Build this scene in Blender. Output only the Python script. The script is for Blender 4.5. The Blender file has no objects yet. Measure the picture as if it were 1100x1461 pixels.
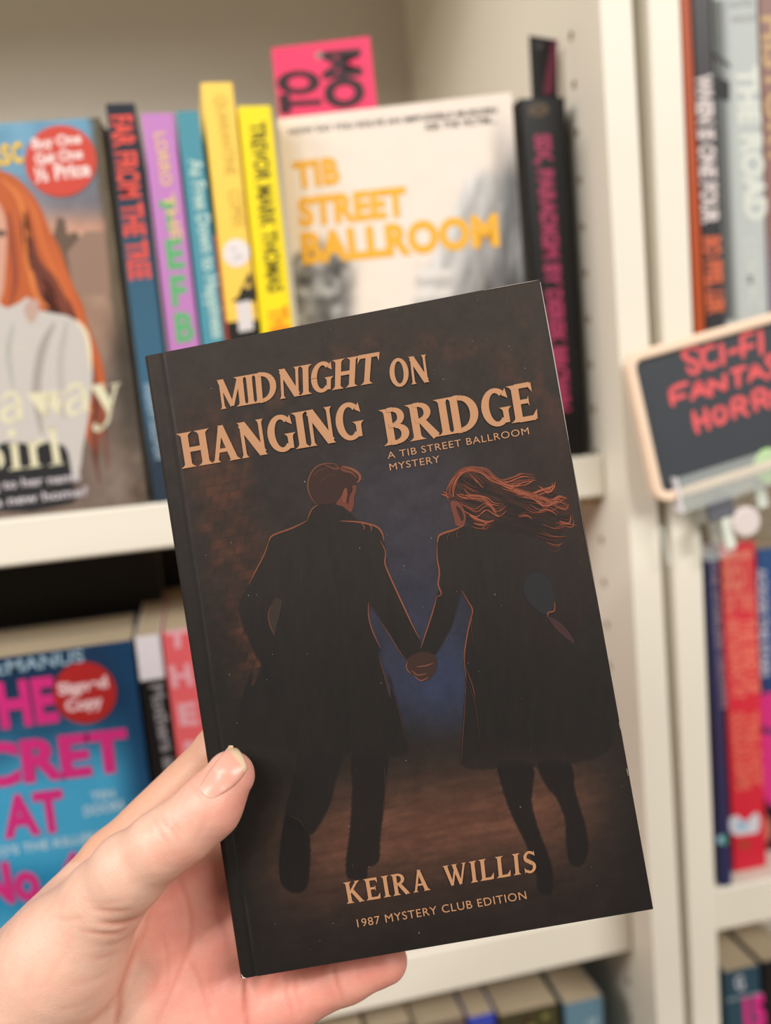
import bpy, math, random
import numpy as np
from mathutils import Vector, Matrix

random.seed(7)
C = bpy.context.scene.collection
SC = bpy.context.scene
MM = 0.001
ZO = 1150.0            # height of the middle shelf's top above the floor, mm

# ------------------------------------------------------------------ camera
F = 1300.0             # focal length in pixels of the 1100 x 1461 frame
CAM = np.array([-230.67, -466.41, 45.785])
YAW, PITCH, ROLL = 0.19699, 0.12797, -0.09062

def cam_axes():
    f = np.array([math.sin(YAW)*math.cos(PITCH), math.cos(YAW)*math.cos(PITCH), -math.sin(PITCH)])
    r = np.array([math.cos(YAW), -math.sin(YAW), 0.0])
    u = np.cross(r, f)
    c, s = math.cos(ROLL), math.sin(ROLL)
    return c*r + s*u, -s*r + c*u, f
CR, CU, CF = cam_axes()

def wpos(p):
    return Vector((p[0]*MM, p[1]*MM, (p[2]+ZO)*MM))

cd = bpy.data.cameras.new('camera')
cam = bpy.data.objects.new('camera', cd)
C.objects.link(cam)
cd.sensor_fit = 'HORIZONTAL'
cd.sensor_width = 36.0
cd.lens = 36.0*F/1100.0
cd.clip_start = 0.01
m = Matrix.Identity(4)
for i in range(3):
    m[i][0], m[i][1], m[i][2] = CR[i], CU[i], -CF[i]
m.translation = wpos(CAM)
cam.matrix_world = m
cd.dof.use_dof = True
cd.dof.focus_distance = 0.284
cd.dof.aperture_fstop = 6.7
SC.camera = cam

# ------------------------------------------------------------------ light
SC.view_settings.view_transform = 'Standard'
SC.view_settings.look = 'None'
SC.view_settings.gamma = 1.0
SC.view_settings.use_curve_mapping = False
SC.view_settings.exposure = -0.30
wd = bpy.data.worlds.new('world')
SC.world = wd
wd.use_nodes = True
bg = wd.node_tree.nodes['Background']
bg.inputs[0].default_value = (1.0, 0.96, 0.91, 1)
bg.inputs[1].default_value = 0.15

def area(name, loc, target, size, power, col=(1, 0.965, 0.915)):
    ld = bpy.data.lights.new(name, 'AREA')
    ld.shape = 'RECTANGLE'
    ld.size, ld.size_y = size
    ld.energy = power
    ld.color = col
    o = bpy.data.objects.new(name, ld)
    C.objects.link(o)
    a, b = wpos(loc), wpos(target)
    o.location = a
    o.rotation_euler = (b-a).to_track_quat('-Z', 'Y').to_euler()
    return o

def spot(name, loc, target, radius, power, angle, col=(1, 0.97, 0.925)):
    ld = bpy.data.lights.new(name, 'SPOT')
    ld.energy = power
    ld.shadow_soft_size = radius
    ld.spot_size = math.radians(angle)
    ld.spot_blend = 0.6
    ld.color = col
    o = bpy.data.objects.new(name, ld)
    C.objects.link(o)
    a, b = wpos(loc), wpos(target)
    o.location = a
    o.rotation_euler = (b-a).to_track_quat('-Z', 'Y').to_euler()
    return o

area('unseen_panel_light', (-1700, -2000, 2000), (-150, 0, -100), (1.2, 0.7), 44)
area('unseen_panel_light', (-2700, -900, 1500), (0, 0, 0), (1.2, 0.7), 50)  # added lamp, no such source seen; brightens the left-facing side panel
area('unseen_panel_light', (1300, -2500, 1700), (0, 0, -300), (2.0, 1.0), 112)
spot('ceiling_spot_light', (-1650, -1400, 1130), (-150, -150, -100), 0.06, 34, 60)

# ------------------------------------------------------------------ helpers
def lin(c):
    c = np.asarray(c, dtype=float)/255.0
    return np.where(c <= 0.04045, c/12.92, ((c+0.055)/1.055)**2.4)

def ray(px, py):
    return CF + (px-550.0)/F*CR - (py-730.5)/F*CU

def project(P):
    v = np.asarray(P, dtype=float)-CAM
    d = v@CF
    return np.stack([550+F*(v@CR)/d, 730.5-F*(v@CU)/d], -1)

class Frame:
    """A flat face in the place: origin, right axis, up axis (mm); 'shelf' frames run local x right, y into the shelf, z up;
    'held' frames run local x right, y up, z out of the face."""
    def __init__(s, o, ex, ey, mode='shelf'):
        s.o = np.array(o, float)
        s.ex = np.array(ex, float)/np.linalg.norm(ex)
        s.ey = np.array(ey, float)/np.linalg.norm(ey)
        s.n = np.cross(s.ex, s.ey)
        s.mode = mode
    def px(s, px, py, off=0.0):
        d = ray(px, py)
        o = s.o+s.n*off
        t = ((o-CAM)@s.n)/(d@s.n)
        v = CAM+t*d-o
        return np.array([v@s.ex, v@s.ey])
    def loc(s, x, y, off):
        return (x, -off, y) if s.mode == 'shelf' else (x, y, off)
    def world(s, x, y, off=0.0):
        return s.o+s.ex*x+s.ey*y+s.n*off
    def matrix(s):
        cols = (s.ex, -s.n, s.ey) if s.mode == 'shelf' else (s.ex, s.ey, s.n)
        M = Matrix.Identity(4)
        for j, c in enumerate(cols):
            for i in range(3):
                M[i][j] = c[i]
        M.translation = wpos(s.o)
        return M

MATS = {}
def mat(name, col, rough=0.6, spec=0.4, noise=0.0, nscale=60.0, bump=0.0, **kw):
    if name in MATS:
        return MATS[name]
    M = bpy.data.materials.new(name)
    M.use_nodes = True
    nt = M.node_tree
    b = nt.nodes['Principled BSDF']
    b.inputs['Roughness'].default_value = rough
    b.inputs['Specular IOR Level'].default_value = spec
    c = (*lin(col), 1)
    b.inputs['Base Color'].default_value = c
    if noise or bump:
        tc = nt.nodes.new('ShaderNodeTexCoord')
        nz = nt.nodes.new('ShaderNodeTexNoise')
        nz.inputs['Scale'].default_value = nscale
        nz.inputs['Detail'].default_value = 4
        nt.links.new(tc.outputs['Object'], nz.inputs['Vector'])
        if noise:
            mx = nt.nodes.new('ShaderNodeMix')
            mx.data_type = 'RGBA'
            mx.inputs[6].default_value = tuple(v*(1-noise) for v in c[:3])+(1,)
            mx.inputs[7].default_value = tuple(min(1, v*(1+noise)) for v in c[:3])+(1,)
            nt.links.new(nz.outputs['Fac'], mx.inputs[0])
            nt.links.new(mx.outputs[2], b.inputs['Base Color'])
        if bump:
            bp = nt.nodes.new('ShaderNodeBump')
            bp.inputs['Strength'].default_value = bump
            bp.inputs['Distance'].default_value = 0.0004
            nt.links.new(nz.outputs['Fac'], bp.inputs['Height'])
            nt.links.new(bp.outputs['Normal'], b.inputs['Normal'])
    MATS[name] = M
    return M

def print_mat(name, rough=0.5, spec=0.4, grain=0.0, gscale=900.0):
    """Printed paper: colour comes from the printed ink stored on the mesh."""
    if name in MATS:
        return MATS[name]
    M = bpy.data.materials.new(name)
    M.use_nodes = True
    nt = M.node_tree
    b = nt.nodes['Principled BSDF']
    b.inputs['Roughness'].default_value = rough
    b.inputs['Specular IOR Level'].default_value = spec
    at = nt.nodes.new('ShaderNodeVertexColor')
    at.layer_name = 'ink'
    if grain:
        tc = nt.nodes.new('ShaderNodeTexCoord')
        nz = nt.nodes.new('ShaderNodeTexNoise')
        nz.inputs['Scale'].default_value = gscale
        nz.inputs['Detail'].default_value = 3
        nt.links.new(tc.outputs['Object'], nz.inputs['Vector'])
        mr = nt.nodes.new('ShaderNodeMapRange')
        mr.inputs[3].default_value = 1-grain
        mr.inputs[4].default_value = 1+grain
        nt.links.new(nz.outputs['Fac'], mr.inputs[0])
        vm = nt.nodes.new('ShaderNodeVectorMath')
        vm.operation = 'SCALE'
        nt.links.new(at.outputs['Color'], vm.inputs[0])
        nt.links.new(mr.outputs[0], vm.inputs['Scale'])
        nt.links.new(vm.outputs[0], b.inputs['Base Color'])
    else:
        nt.links.new(at.outputs['Color'], b.inputs['Base Color'])
    MATS[name] = M
    return M

def empty(name, frame=None, label=None, cat=None, group=None, matrix=None):
    o = bpy.data.objects.new(name, None)
    C.objects.link(o)
    o.empty_display_size = 0.02
    o.matrix_world = frame.matrix() if frame is not None else (matrix or Matrix.Identity(4))
    if label:
        o['label'] = label
    if cat:
        o['category'] = cat
    if group:
        o['group'] = group
    return o

class MB:
    """collects faces in local mm, each with an optional ink colour, and links them as ONE mesh object"""
    def __init__(s):
        s.v, s.f, s.c = [], [], []
    def face(s, pts, col=None):
        i = len(s.v)
        s.v += [tuple(map(float, p)) for p in pts]
        s.f.append(tuple(range(i, i+len(pts))))
        if col is None:
            col = (255, 255, 255)
        if np.ndim(col[0]) == 0:
            s.c += [tuple(lin(col))]*len(pts)
        else:
            s.c += [tuple(lin(k)) for k in col]
    def box(s, x0, x1, y0, y1, z0, z1, col=None, bev=0.0):
        if bev:
            b = bev
            ring = [(x0+b, y0), (x1-b, y0), (x1, y0+b), (x1, y1-b), (x1-b, y1), (x0+b, y1), (x0, y1-b), (x0, y0+b)]
            inn = [(x0+b, y0+b), (x1-b, y0+b), (x1-b, y0+b), (x1-b, y1-b), (x1-b, y1-b), (x0+b, y1-b), (x0+b, y1-b), (x0+b, y0+b)]
            n = 8
            for i in range(n):
                j = (i+1) % n
                s.face([(*ring[i], z0+b), (*ring[j], z0+b), (*ring[j], z1-b), (*ring[i], z1-b)], col)
                s.face([(*ring[i], z1-b), (*ring[j], z1-b), (*inn[j], z1), (*inn[i], z1)], col)
                s.face([(*inn[i], z0), (*inn[j], z0), (*ring[j], z0+b), (*ring[i], z0+b)], col)
            q = [(x0+b, y0+b), (x1-b, y0+b), (x1-b, y1-b), (x0+b, y1-b)]
            s.face([(*p, z1) for p in q], col)
            s.face([(*p, z0) for p in q[::-1]], col)
            return
        P = lambda a, b, c: (a, b, c)
        s.face([P(x0, y0, z0), P(x1, y0, z0), P(x1, y0, z1), P(x0, y0, z1)], col)
        s.face([P(x1, y1, z0), P(x0, y1, z0), P(x0, y1, z1), P(x1, y1, z1)], col)
        s.face([P(x0, y1, z0), P(x0, y0, z0), P(x0, y0, z1), P(x0, y1, z1)], col)
        s.face([P(x1, y0, z0), P(x1, y1, z0), P(x1, y1, z1), P(x1, y0, z1)], col)
        s.face([P(x0, y0, z1), P(x1, y0, z1), P(x1, y1, z1), P(x0, y1, z1)], col)
        s.face([P(x0, y1, z0), P(x1, y1, z0), P(x1, y0, z0), P(x0, y0, z0)], col)
    def tube(s, a, b, ra, rb, n=24, col=None):
        a, b = Vector(a), Vector(b)
        d = (b-a).normalized()
        x = d.orthogonal().normalized()
        y = d.cross(x)
        A = [a+(x*math.cos(t)+y*math.sin(t))*ra for t in [2*math.pi*i/n for i in range(n)]]
        B = [b+(x*math.cos(t)+y*math.sin(t))*rb for t in [2*math.pi*i/n for i in range(n)]]
        for i in range(n):
            j = (i+1) % n
            s.face([A[i], A[j], B[j], B[i]], col)
        s.face(A[::-1], col)
        s.face(B, col)
    def build(s, name, material, parent=None, weld=True, smooth=False):
        me = bpy.data.meshes.new(name)
        me.from_pydata([(p[0]*MM, p[1]*MM, p[2]*MM) for p in s.v], [], s.f)
        at = me.color_attributes.new('ink', 'FLOAT_COLOR', 'CORNER')
        li = np.empty(len(me.loops), dtype=np.int32)
        me.loops.foreach_get('vertex_index', li)
        col = np.ones((len(s.v), 4), dtype=np.float32)
        col[:, :3] = np.array(s.c, dtype=np.float32).reshape(-1, 3)
        at.data.foreach_set('color', col[li].ravel())
        if weld:
            import bmesh
            bm = bmesh.new()
            bm.from_mesh(me)
            bmesh.ops.remove_doubles(bm, verts=bm.verts, dist=1e-6)
            bm.to_mesh(me)
            bm.free()
        if smooth:
            me.shade_smooth()
        me.materials.append(material)
        o = bpy.data.objects.new(name, me)
        C.objects.link(o)
        if parent is not None:
            o.parent = parent
        return o

def smooth_line(pts, n=6, closed=False):
    P = np.array(pts, float)
    if len(P) < 3 or n <= 1:
        return P
    out = []
    N = len(P)
    rng = range(N) if closed else range(N-1)
    for i in rng:
        p1, p2 = P[i], P[(i+1) % N]
        p0 = P[i-1] if (closed or i > 0) else p1
        p3 = P[(i+2) % N] if (closed or i+2 < N) else p2
        for k in range(n):
            t = k/n
            out.append(0.5*((2*p1)+(p2-p0)*t+(2*p0-5*p1+4*p2-p3)*t*t+(3*p1-p0-3*p2+p3)*t**3))
    if not closed:
        out.append(P[-1])
    return np.array(out)

class Print:
    """flat printed ink on a frame; everything is given in photograph pixels falling on that face"""
    def __init__(s, fr, mb=None):
        s.fr, s.mb = fr, mb or MB()
    def poly(s, pts, col, off, sm=1, local=False):
        P = smooth_line(pts, sm, True)
        if not local:
            P = [s.fr.px(*p) for p in P]
        s.mb.face([s.fr.loc(p[0], p[1], off) for p in P], col)
    def ribbon(s, pts, w, col, off, sm=6, taper=(0.25, 0.25), local=False):
        P = smooth_line(pts, sm)
        n = len(P)
        T = np.gradient(P, axis=0)
        T /= np.linalg.norm(T, axis=1)[:, None]+1e-9
        N = np.stack([-T[:, 1], T[:, 0]], 1)
        t = np.linspace(0, 1, n)
        prof = np.minimum(1, np.minimum(taper[0]+(1-taper[0])*t/0.3, taper[1]+(1-taper[1])*(1-t)/0.3))
        A, B = P+N*(w*prof/2)[:, None], P-N*(w*prof/2)[:, None]
        cv = (lambda p: p) if local else (lambda p: s.fr.px(*p))
        A, B = [cv(p) for p in A], [cv(p) for p in B]
        for i in range(n-1):
            s.mb.face([s.fr.loc(*A[i], off), s.fr.loc(*B[i], off), s.fr.loc(*B[i+1], off), s.fr.loc(*A[i+1], off)], col)
    def disc(s, c, rx, ry, col, off, n=40, local=False, ang=0.0):
        ca, sa = math.cos(ang), math.sin(ang)
        pts = []
        for i in range(n):
            a = 2*math.pi*i/n
            x, y = rx*math.cos(a), ry*math.sin(a)
            pts.append((c[0]+ca*x-sa*y, c[1]+sa*x+ca*y))
        s.poly(pts, col, off, 1, local)
    def grid(s, x0, x1, y0, y1, nx, ny, func, off=0.0, zfun=None):
        xs, ys = np.linspace(x0, x1, nx+1), np.linspace(y0, y1, ny+1)
        X, Y = np.meshgrid(xs, ys)
        W = s.fr.o+X[..., None]*s.fr.ex+Y[..., None]*s.fr.ey
        pp = project(W)
        col = np.clip(func(pp[..., 0], pp[..., 1], X, Y), 0, 255)
        cl = lin(col)
        Z = np.full(X.shape, off) if zfun is None else off+zfun(X, Y)
        base = len(s.mb.v)
        for j in range(ny+1):
            for i in range(nx+1):
                s.mb.v.append(s.fr.loc(X[j, i], Y[j, i], Z[j, i]))
                s.mb.c.append(tuple(cl[j, i]))
        for j in range(ny):
            for i in range(nx):
                a = base+j*(nx+1)+i
                s.mb.f.append((a, a+1, a+nx+2, a+nx+1))

def hash2(ix, iy, seed):
    h = (ix*374761393+iy*668265263+seed*982451653) & 0x7fffffff
    h = (h ^ (h >> 13))*1274126177 & 0x7fffffff
    return ((h ^ (h >> 16)) & 0xffff)/65535.0
def vnoise(x, y, seed=0):
    x, y = np.asarray(x, float), np.asarray(y, float)
    ix, iy = np.floor(x).astype(np.int64), np.floor(y).astype(np.int64)
    fx, fy = x-ix, y-iy
    fx, fy = fx*fx*(3-2*fx), fy*fy*(3-2*fy)
    a, b = hash2(ix, iy, seed), hash2(ix+1, iy, seed)
    c, d = hash2(ix, iy+1, seed), hash2(ix+1, iy+1, seed)
    return (a*(1-fx)+b*fx)*(1-fy)+(c*(1-fx)+d*fx)*fy
def fbm(x, y, seed=0, o=4):
    return sum(vnoise(x*2**k, y*2**k, seed+k)*0.5**k for k in range(o))/sum(0.5**k for k in range(o))
def sstep(a, b, x):
    t = np.clip((x-a)/(b-a), 0, 1)
    return t*t*(3-2*t)
def lerp(c0, c1, t):
    return np.asarray(c0, float)*(1-t[..., None])+np.asarray(c1, float)*t[..., None]

# lettering from the built-in font
_txt = {}
def font_mesh(body, bold=0.0, spacing=1.0):
    key = (body, bold, spacing)
    if key in _txt:
        return _txt[key]
    cu = bpy.data.curves.new('lettering', 'FONT')
    cu.body = body
    cu.size = 1.0
    cu.offset = bold
    cu.space_character = spacing
    cu.resolution_u = 4
    cu.fill_mode = 'FRONT'
    o = bpy.data.objects.new('lettering', cu)
    C.objects.link(o)
    dg = bpy.context.evaluated_depsgraph_get()
    me = bpy.data.meshes.new_from_object(o.evaluated_get(dg))
    V = np.array([v.co[:2] for v in me.vertices])
    Fc = [tuple(p.vertices) for p in me.polygons]
    bpy.data.objects.remove(o)
    bpy.data.curves.remove(cu)
    bpy.data.meshes.remove(me)
    _txt[key] = (V, Fc)
    return V, Fc
CAPH = None
def text(pr, body, p0, p1, p2, col, off, bold=0.0, spacing=1.0, local=False):
    """body from baseline start p0 to baseline end p1 (pixels), p2 = top of a capital over p0"""
    global CAPH
    if CAPH is None:
        V, _ = font_mesh('H')
        CAPH = V[:, 1].max()
    V, Fc = font_mesh(body, bold, spacing)
    cv = (lambda p: np.array(p, float)) if local else (lambda p: pr.fr.px(*p))
    a, b, c = cv(p0), cv(p1), cv(p2)
    x0, x1 = V[:, 0].min(), V[:, 0].max()
    U = (V[:, 0]-x0)/(x1-x0)
    T = V[:, 1]/CAPH
    Q = a+U[:, None]*(b-a)+T[:, None]*(c-a)
    for f in Fc:
        pr.mb.face([pr.fr.loc(*Q[i], off) for i in f], col)

# a flared display serif drawn by hand, letters on a unit cap height
def g_stem(x, y0, y1, w, s0=1, s1=1, h=0.13):
    k = 0.62*w
    L, R = [], []
    n = 6
    for i in range(n+1):                       # bottom wedge
        t = i/n
        e = k*(1-t)**2.2*s0
        L.append((x-w/2-e, y0+h*t)); R.append((x+w/2+e, y0+h*t))
    for i in range(n+1):
        t = i/n
        e = k*t**2.2*s1
        L.append((x-w/2-e, y1-h+h*t)); R.append((x+w/2+e, y1-h+h*t))
    return [L+R[::-1]]
def g_bar(p, q, w0, w1):
    p, q = np.array(p, float), np.array(q, float)
    w0, w1 = [v*(1.32 if v < .125 else 1.15)*WT for v in (w0, w1)]
    d = (q-p)/np.linalg.norm(q-p)
    n = np.array([-d[1], d[0]])
    return [[tuple(p+n*w0/2), tuple(p-n*w0/2), tuple(q-n*w1/2), tuple(q+n*w1/2)]]
def g_arc(cx, cy, rx, ry, a0, a1, wv, wh, n=28):
    """ring segment; wv = thickness at the sides, wh = at top and bottom"""
    A, B = [], []
    wv, wh = wv*1.18*WT, wh*1.3*WT
    for i in range(n+1):
        a = math.radians(a0+(a1-a0)*i/n)
        A.append((cx+rx*math.cos(a), cy+ry*math.sin(a)))
        B.append((cx+(rx-wv)*math.cos(a), cy+(ry-wh)*math.sin(a)))
    return [[A[i], A[i+1], B[i+1], B[i]] for i in range(n)]
def g_tri(*p):
    return [list(p)]
W_ = 0.205
WT = 1.0
def glyph(ch):
    w = W_*WT
    if ch == 'I': return g_stem(0.15, 0, 1, w), 0.30
    if ch == 'H': return g_stem(0.15, 0, 1, w)+g_stem(0.66, 0, 1, w)+g_bar((0.15, 0.5), (0.66, 0.5), .10, .10), 0.81
    if ch == 'M': return (g_stem(0.13, 0, 1, 0.10)+g_stem(0.83, 0, 1, w)+g_bar((0.14, 0.97), (0.46, 0.06), .19, .13)
                          + g_bar((0.79, 0.97), (0.46, 0.06), .09, .09)), 0.98
    if ch == 'N': return g_stem(0.13, 0, 1, 0.10)+g_stem(0.67, 0, 1, 0.10)+g_bar((0.14, 0.95), (0.66, 0.05), .20, .20), 0.81
    if ch == 'D': return g_stem(0.15, 0, 1, w)+g_arc(0.27, 0.5, 0.50, 0.5, -90, 90, .19, .10)+g_bar((0.15, .95), (0.28, .95), .1, .1)+g_bar((0.15, .05), (0.28, .05), .1, .1), 0.83
    if ch == 'O': return g_arc(0.42, 0.5, 0.40, 0.52, 0, 360, .18, .09, 48), 0.84
    if ch == 'G': return (g_arc(0.42, 0.5, 0.40, 0.52, 48, 312, .18, .10, 40)+g_stem(0.66, 0.05, 0.47, 0.15, 0, 1)
                          + g_tri((0.60, 0.80), (0.76, 0.70), (0.72, 0.98))), 0.82
    if ch == 'T': return (g_stem(0.38, 0, 1, w, 1, 0)+g_bar((0.04, 0.95), (0.72, 0.95), .10, .10)
                          + g_tri((0.0, 1.0), (0.0, 0.72), (0.10, 0.92))+g_tri((0.76, 1.0), (0.66, 0.92), (0.76, 0.72))
                          + g_bar((0, .97), (0.1, .95), .06, .1)+g_bar((.66, .95), (.76, .97), .1, .06)), 0.76
    if ch == 'E': return (g_stem(0.15, 0, 1, w)+g_bar((0.15, 0.95), (0.56, 0.95), .10, .10)+g_bar((0.15, 0.52), (0.46, 0.52), .09, .09)
                          + g_bar((0.15, 0.05), (0.60, 0.05), .10, .10)+g_tri((0.60, 1.0), (0.48, 0.93), (0.60, 0.74))
                          + g_tri((0.64, 0.0), (0.50, 0.07), (0.66, 0.27))+g_tri((0.48, 0.66), (0.42, 0.52), (0.48, 0.38))), 0.67
    if ch == 'B': return (g_stem(0.15, 0, 1, w)+g_arc(0.30, 0.745, 0.29, 0.255, -90, 90, .16, .09)+g_arc(0.30, 0.275, 0.36, 0.275, -90, 90, .18, .09)
                          + sum([g_bar((0.15, y), (0.31, y), .09, .09) for y in (.955, .52, .045)], [])), 0.70
    if ch == 'R': return (g_stem(0.15, 0, 1, w)+g_arc(0.30, 0.74, 0.30, 0.26, -90, 90, .16, .09)+g_bar((0.15, .955), (0.31, .955), .09, .09)
                          + g_bar((0.15, .52), (0.31, .52), .09, .09)+g_bar((0.32, 0.52), (0.66, 0.02), .16, .19)+g_tri((.56, 0), (.80, 0), (.60, .12))), 0.77
    if ch == 'A': return (g_bar((0.38, 0.99), (0.13, 0.02), .09, .09)+g_bar((0.38, 0.97), (0.66, 0.02), .16, .18)+g_bar((0.22, 0.32), (0.55, 0.32), .08, .08)
                          + g_tri((0.0, 0), (0.26, 0), (0.14, .13))+g_tri((0.50, 0), (0.84, 0), (0.68, .14))+g_tri((.30, 1.02), (.47, 1.02), (.42, .85))), 0.83
    if ch == 'K': return (g_stem(0.15, 0, 1, w)+g_bar((0.20, 0.46), (0.60, 0.97), .09, .09)+g_bar((0.32, 0.58), (0.68, 0.02), .17, .18)
                          + g_tri((.47, 1.0), (.74, 1.0), (.60, .88))+g_tri((.56, 0), (.84, 0), (.66, .13))), 0.80
    if ch == 'L': return (g_stem(0.15, 0, 1, w)+g_bar((0.15, 0.05), (0.58, 0.05), .10, .10)+g_tri((0.62, 0.0), (0.46, 0.07), (0.64, 0.30))), 0.64
    if ch == 'S': return (g_arc(0.31, 0.74, 0.27, 0.28, 40, 250, .14, .10)+g_arc(0.31, 0.27, 0.29, 0.29, -140, 80, .15, .10)
                          + g_bar((0.16, 0.62), (0.46, 0.40), .17, .17)+g_tri((.44, .86), (.57, .76), (.55, 1.0))+g_tri((.06, .0), (.05, .26), (.18, .12))), 0.61
    if ch == 'W': return (g_bar((0.12, 0.97), (0.36, 0.03), .17, .12)+g_bar((0.36, 0.03), (0.58, 0.90), .08, .08)+g_bar((0.52, 0.97), (0.76, 0.03), .17, .12)
                          + g_bar((0.76, 0.03), (1.0, 0.97), .08, .08)+g_tri((-.02, 1), (.28, 1), (.12, .87))+g_tri((.40, 1), (.68, 1), (.54, .87))
                          + g_tri((.88, 1), (1.10, 1), (.99, .88))), 1.10
    if ch == ' ': return [], 0.40
    return [], 0.3
def serif_text(pr, body, bl, br, tl, tr, col, off, gap=0.02, weight=1.0):
    global WT
    WT = weight
    polys, x = [], 0.0
    for ch in body:
        g, adv = glyph(ch)
        polys += [[(p[0]+x, p[1]) for p in q] for q in g]
        x += adv+gap
    x -= gap
    bl, br, tl, tr = [pr.fr.px(*p) for p in (bl, br, tl, tr)]
    for k, q in enumerate(polys):
        pts = []
        for (a, b) in q:
            t = a/x
            lo, hi = bl+(br-bl)*t, tl+(tr-tl)*t
            pts.append(pr.fr.loc(*(lo+(hi-lo)*b), off+0.003*(k % 60)))
        pr.mb.face(pts, col)

# ------------------------------------------------------------------ the setting
cream = mat('cream melamine', (234, 227, 212), 0.45, 0.35, 0.02, 8.0)
inner = mat('cream melamine inside', (214, 203, 186), 0.5, 0.3, 0.02, 8.0)
backm = mat('grey beige back board', (228, 221, 209), 0.6, 0.25, 0.03, 5.0)
holem = mat('peg hole', (172, 144, 110), 0.8, 0.1)
paper = mat('book pages', (178, 162, 137), 0.9, 0.1, 0.10, 300.0)
floorm = mat('floor boards', (150, 132, 112), 0.5, 0.3, 0.15, 6.0)
wallm = mat('shop wall', (212, 204, 190), 0.8, 0.2, 0.03, 4.0)

b = MB(); b.box(-3000, 3000, -3500, 440, -ZO-40, -ZO)
o = b.build('floor', floorm); o.location = (0, 0, ZO*MM); o['kind'] = 'structure'
b = MB(); b.box(-3000, 3000, 425, 500, -ZO, 1500)
o = b.build('wall_back', wallm); o.location = (0, 0, ZO*MM); o['kind'] = 'structure'

DEPTH, TH = 390.0, 24.6
Z1, Z2 = 0.0, -283.0
REC = 26.8
def peg_panel(x0, x1, y0, y1, z0, z1, face_x):
    """side panel with rows of drilled peg holes in the face at face_x (x0 side)"""
    mb, hm = MB(), MB()
    cols = [(37.2, 4.5), (344.0, 4.5)]
    pitch, r, hd = 26.1, 2.6, 9.0
    ks = list(range(-24, 15))
    zc = [-52.5+k*pitch for k in ks]
    za, zb = zc[0]-pitch/2, zc[-1]+pitch/2
    x = face_x
    q = lambda ya, yb, zl, zh: mb.face([(x, yb, zl), (x, ya, zl), (x, ya, zh), (x, yb, zh)])
    ys = [y0]
    for c, hw in cols:
        ys += [c-hw, c+hw]
    ys += [y1]
    for i in range(0, len(ys), 2):
        q(ys[i], ys[i+1], z0, z1)
    for c, hw in cols:
        q(c-hw, c+hw, z0, za); q(c-hw, c+hw, zb, z1)
        for z in zc:
            n = 16
            ring = [(c+r*math.cos(math.pi*2*(k+.5)/n), z+r*math.sin(math.pi*2*(k+.5)/n)) for k in range(n)]
            cor = [(c+hw, z-pitch/2), (c+hw, z+pitch/2), (c-hw, z+pitch/2), (c-hw, z-pitch/2)]
            for s in range(4):
                st = (s*4-2) % n
                arc = [ring[(st+k) % n] for k in range(5)]
                a, bb = cor[s], cor[(s+1) % 4]
                mb.face([(x, *p) for p in ([a, bb]+arc[::-1])])
            for k in range(n):
                p, p2 = ring[k], ring[(k+1) % n]
                hm.face([(x, *p), (x, *p2), (x+hd, *p2), (x+hd, *p)])
            hm.face([(x+hd, *p) for p in ring])
    # the remaining sides
    mb.face([(x0, y0, z0), (x1, y0, z0), (x1, y0, z1), (x0, y0, z1)])
    mb.face([(x1, y0, z0), (x1, y1, z0), (x1, y1, z1), (x1, y0, z1)])
    mb.face([(x1, y1, z0), (x0, y1, z0), (x0, y1, z1), (x1, y1, z1)])
    mb.face([(x0, y0, z1), (x1, y0, z1), (x1, y1, z1), (x0, y1, z1)])
    mb.face([(x0, y1, z0), (x1, y1, z0), (x1, y0, z0), (x0, y0, z0)])
    return mb, hm

SHELVES_Z = [500.0, Z1, Z2, 2*Z2-20, 3*Z2-40]
def bookcase(M, label, xl, xr, side_right, group):
    e = empty('bookcase', None, label, 'bookcase', group, M)
    if side_right:
        mb, hm = peg_panel(0, 18, 0, DEPTH+8, -ZO, 620, 0)
        n0 = len(mb.f)
        off = len(mb.v)
        mb.v += hm.v; mb.c += hm.c
        mb.f += [tuple(i+off for i in f) for f in hm.f]
        p = mb.build('side_panel', cream, e)
        p.data.materials.append(holem)
        for k in range(n0, len(p.data.polygons)):
            p.data.polygons[k].material_index = 1
        b = MB(); b.box(xl-18, xl, 0, DEPTH+8, -ZO, 620, bev=0.6); b.build('side_panel', cream, e)
    else:
        b = MB(); b.box(xl-18, xl, 0, DEPTH+8, -ZO, 620, bev=0.6); b.build('side_panel', cream, e)
        b = MB(); b.box(xr, xr+18, 0, DEPTH+8, -ZO, 620, bev=0.6); b.build('side_panel', cream, e)
    for z in SHELVES_Z:
        th_ = 29.0 if z == Z2 else TH
        b = MB(); b.box(xl+0.5, xr-0.8, REC, DEPTH, z-th_, z-0.25, bev=1.2)
        b.build('shelf', cream, e)
        if z in (Z1, Z2):
            for yy in (37.2, 344.0):
                b = MB(); b.tube((xr-11, yy, z-th_-2.8), (xr, yy, z-th_-2.8), 2.6, 2.6, 14)
                b.build('shelf_pin', holem, e)
    b = MB(); b.box(xl, xr, DEPTH, DEPTH+6, -ZO+2, 618); b.build('back_panel', backm, e)
    return e
Ml = Matrix.Translation((0, 0, ZO*MM))
bookcase(Ml, 'cream bookcase with peg-holed side panel, behind the held book, at left', -800, 0, True, 'cream bookcases')
Mr = Matrix.Translation((0.0263, 0, ZO*MM)) @ Matrix.Rotation(math.atan(0.0070), 4, 'Y')
bookcase(Mr, 'cream bookcase at right, behind the small chalkboard sign', 18, 800, False, 'cream bookcases')

# ------------------------------------------------------------------ books on the shelves
inkm = print_mat('printed cover', 0.45, 0.3)
inkt = print_mat('printed lettering', 0.5, 0.35)

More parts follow.
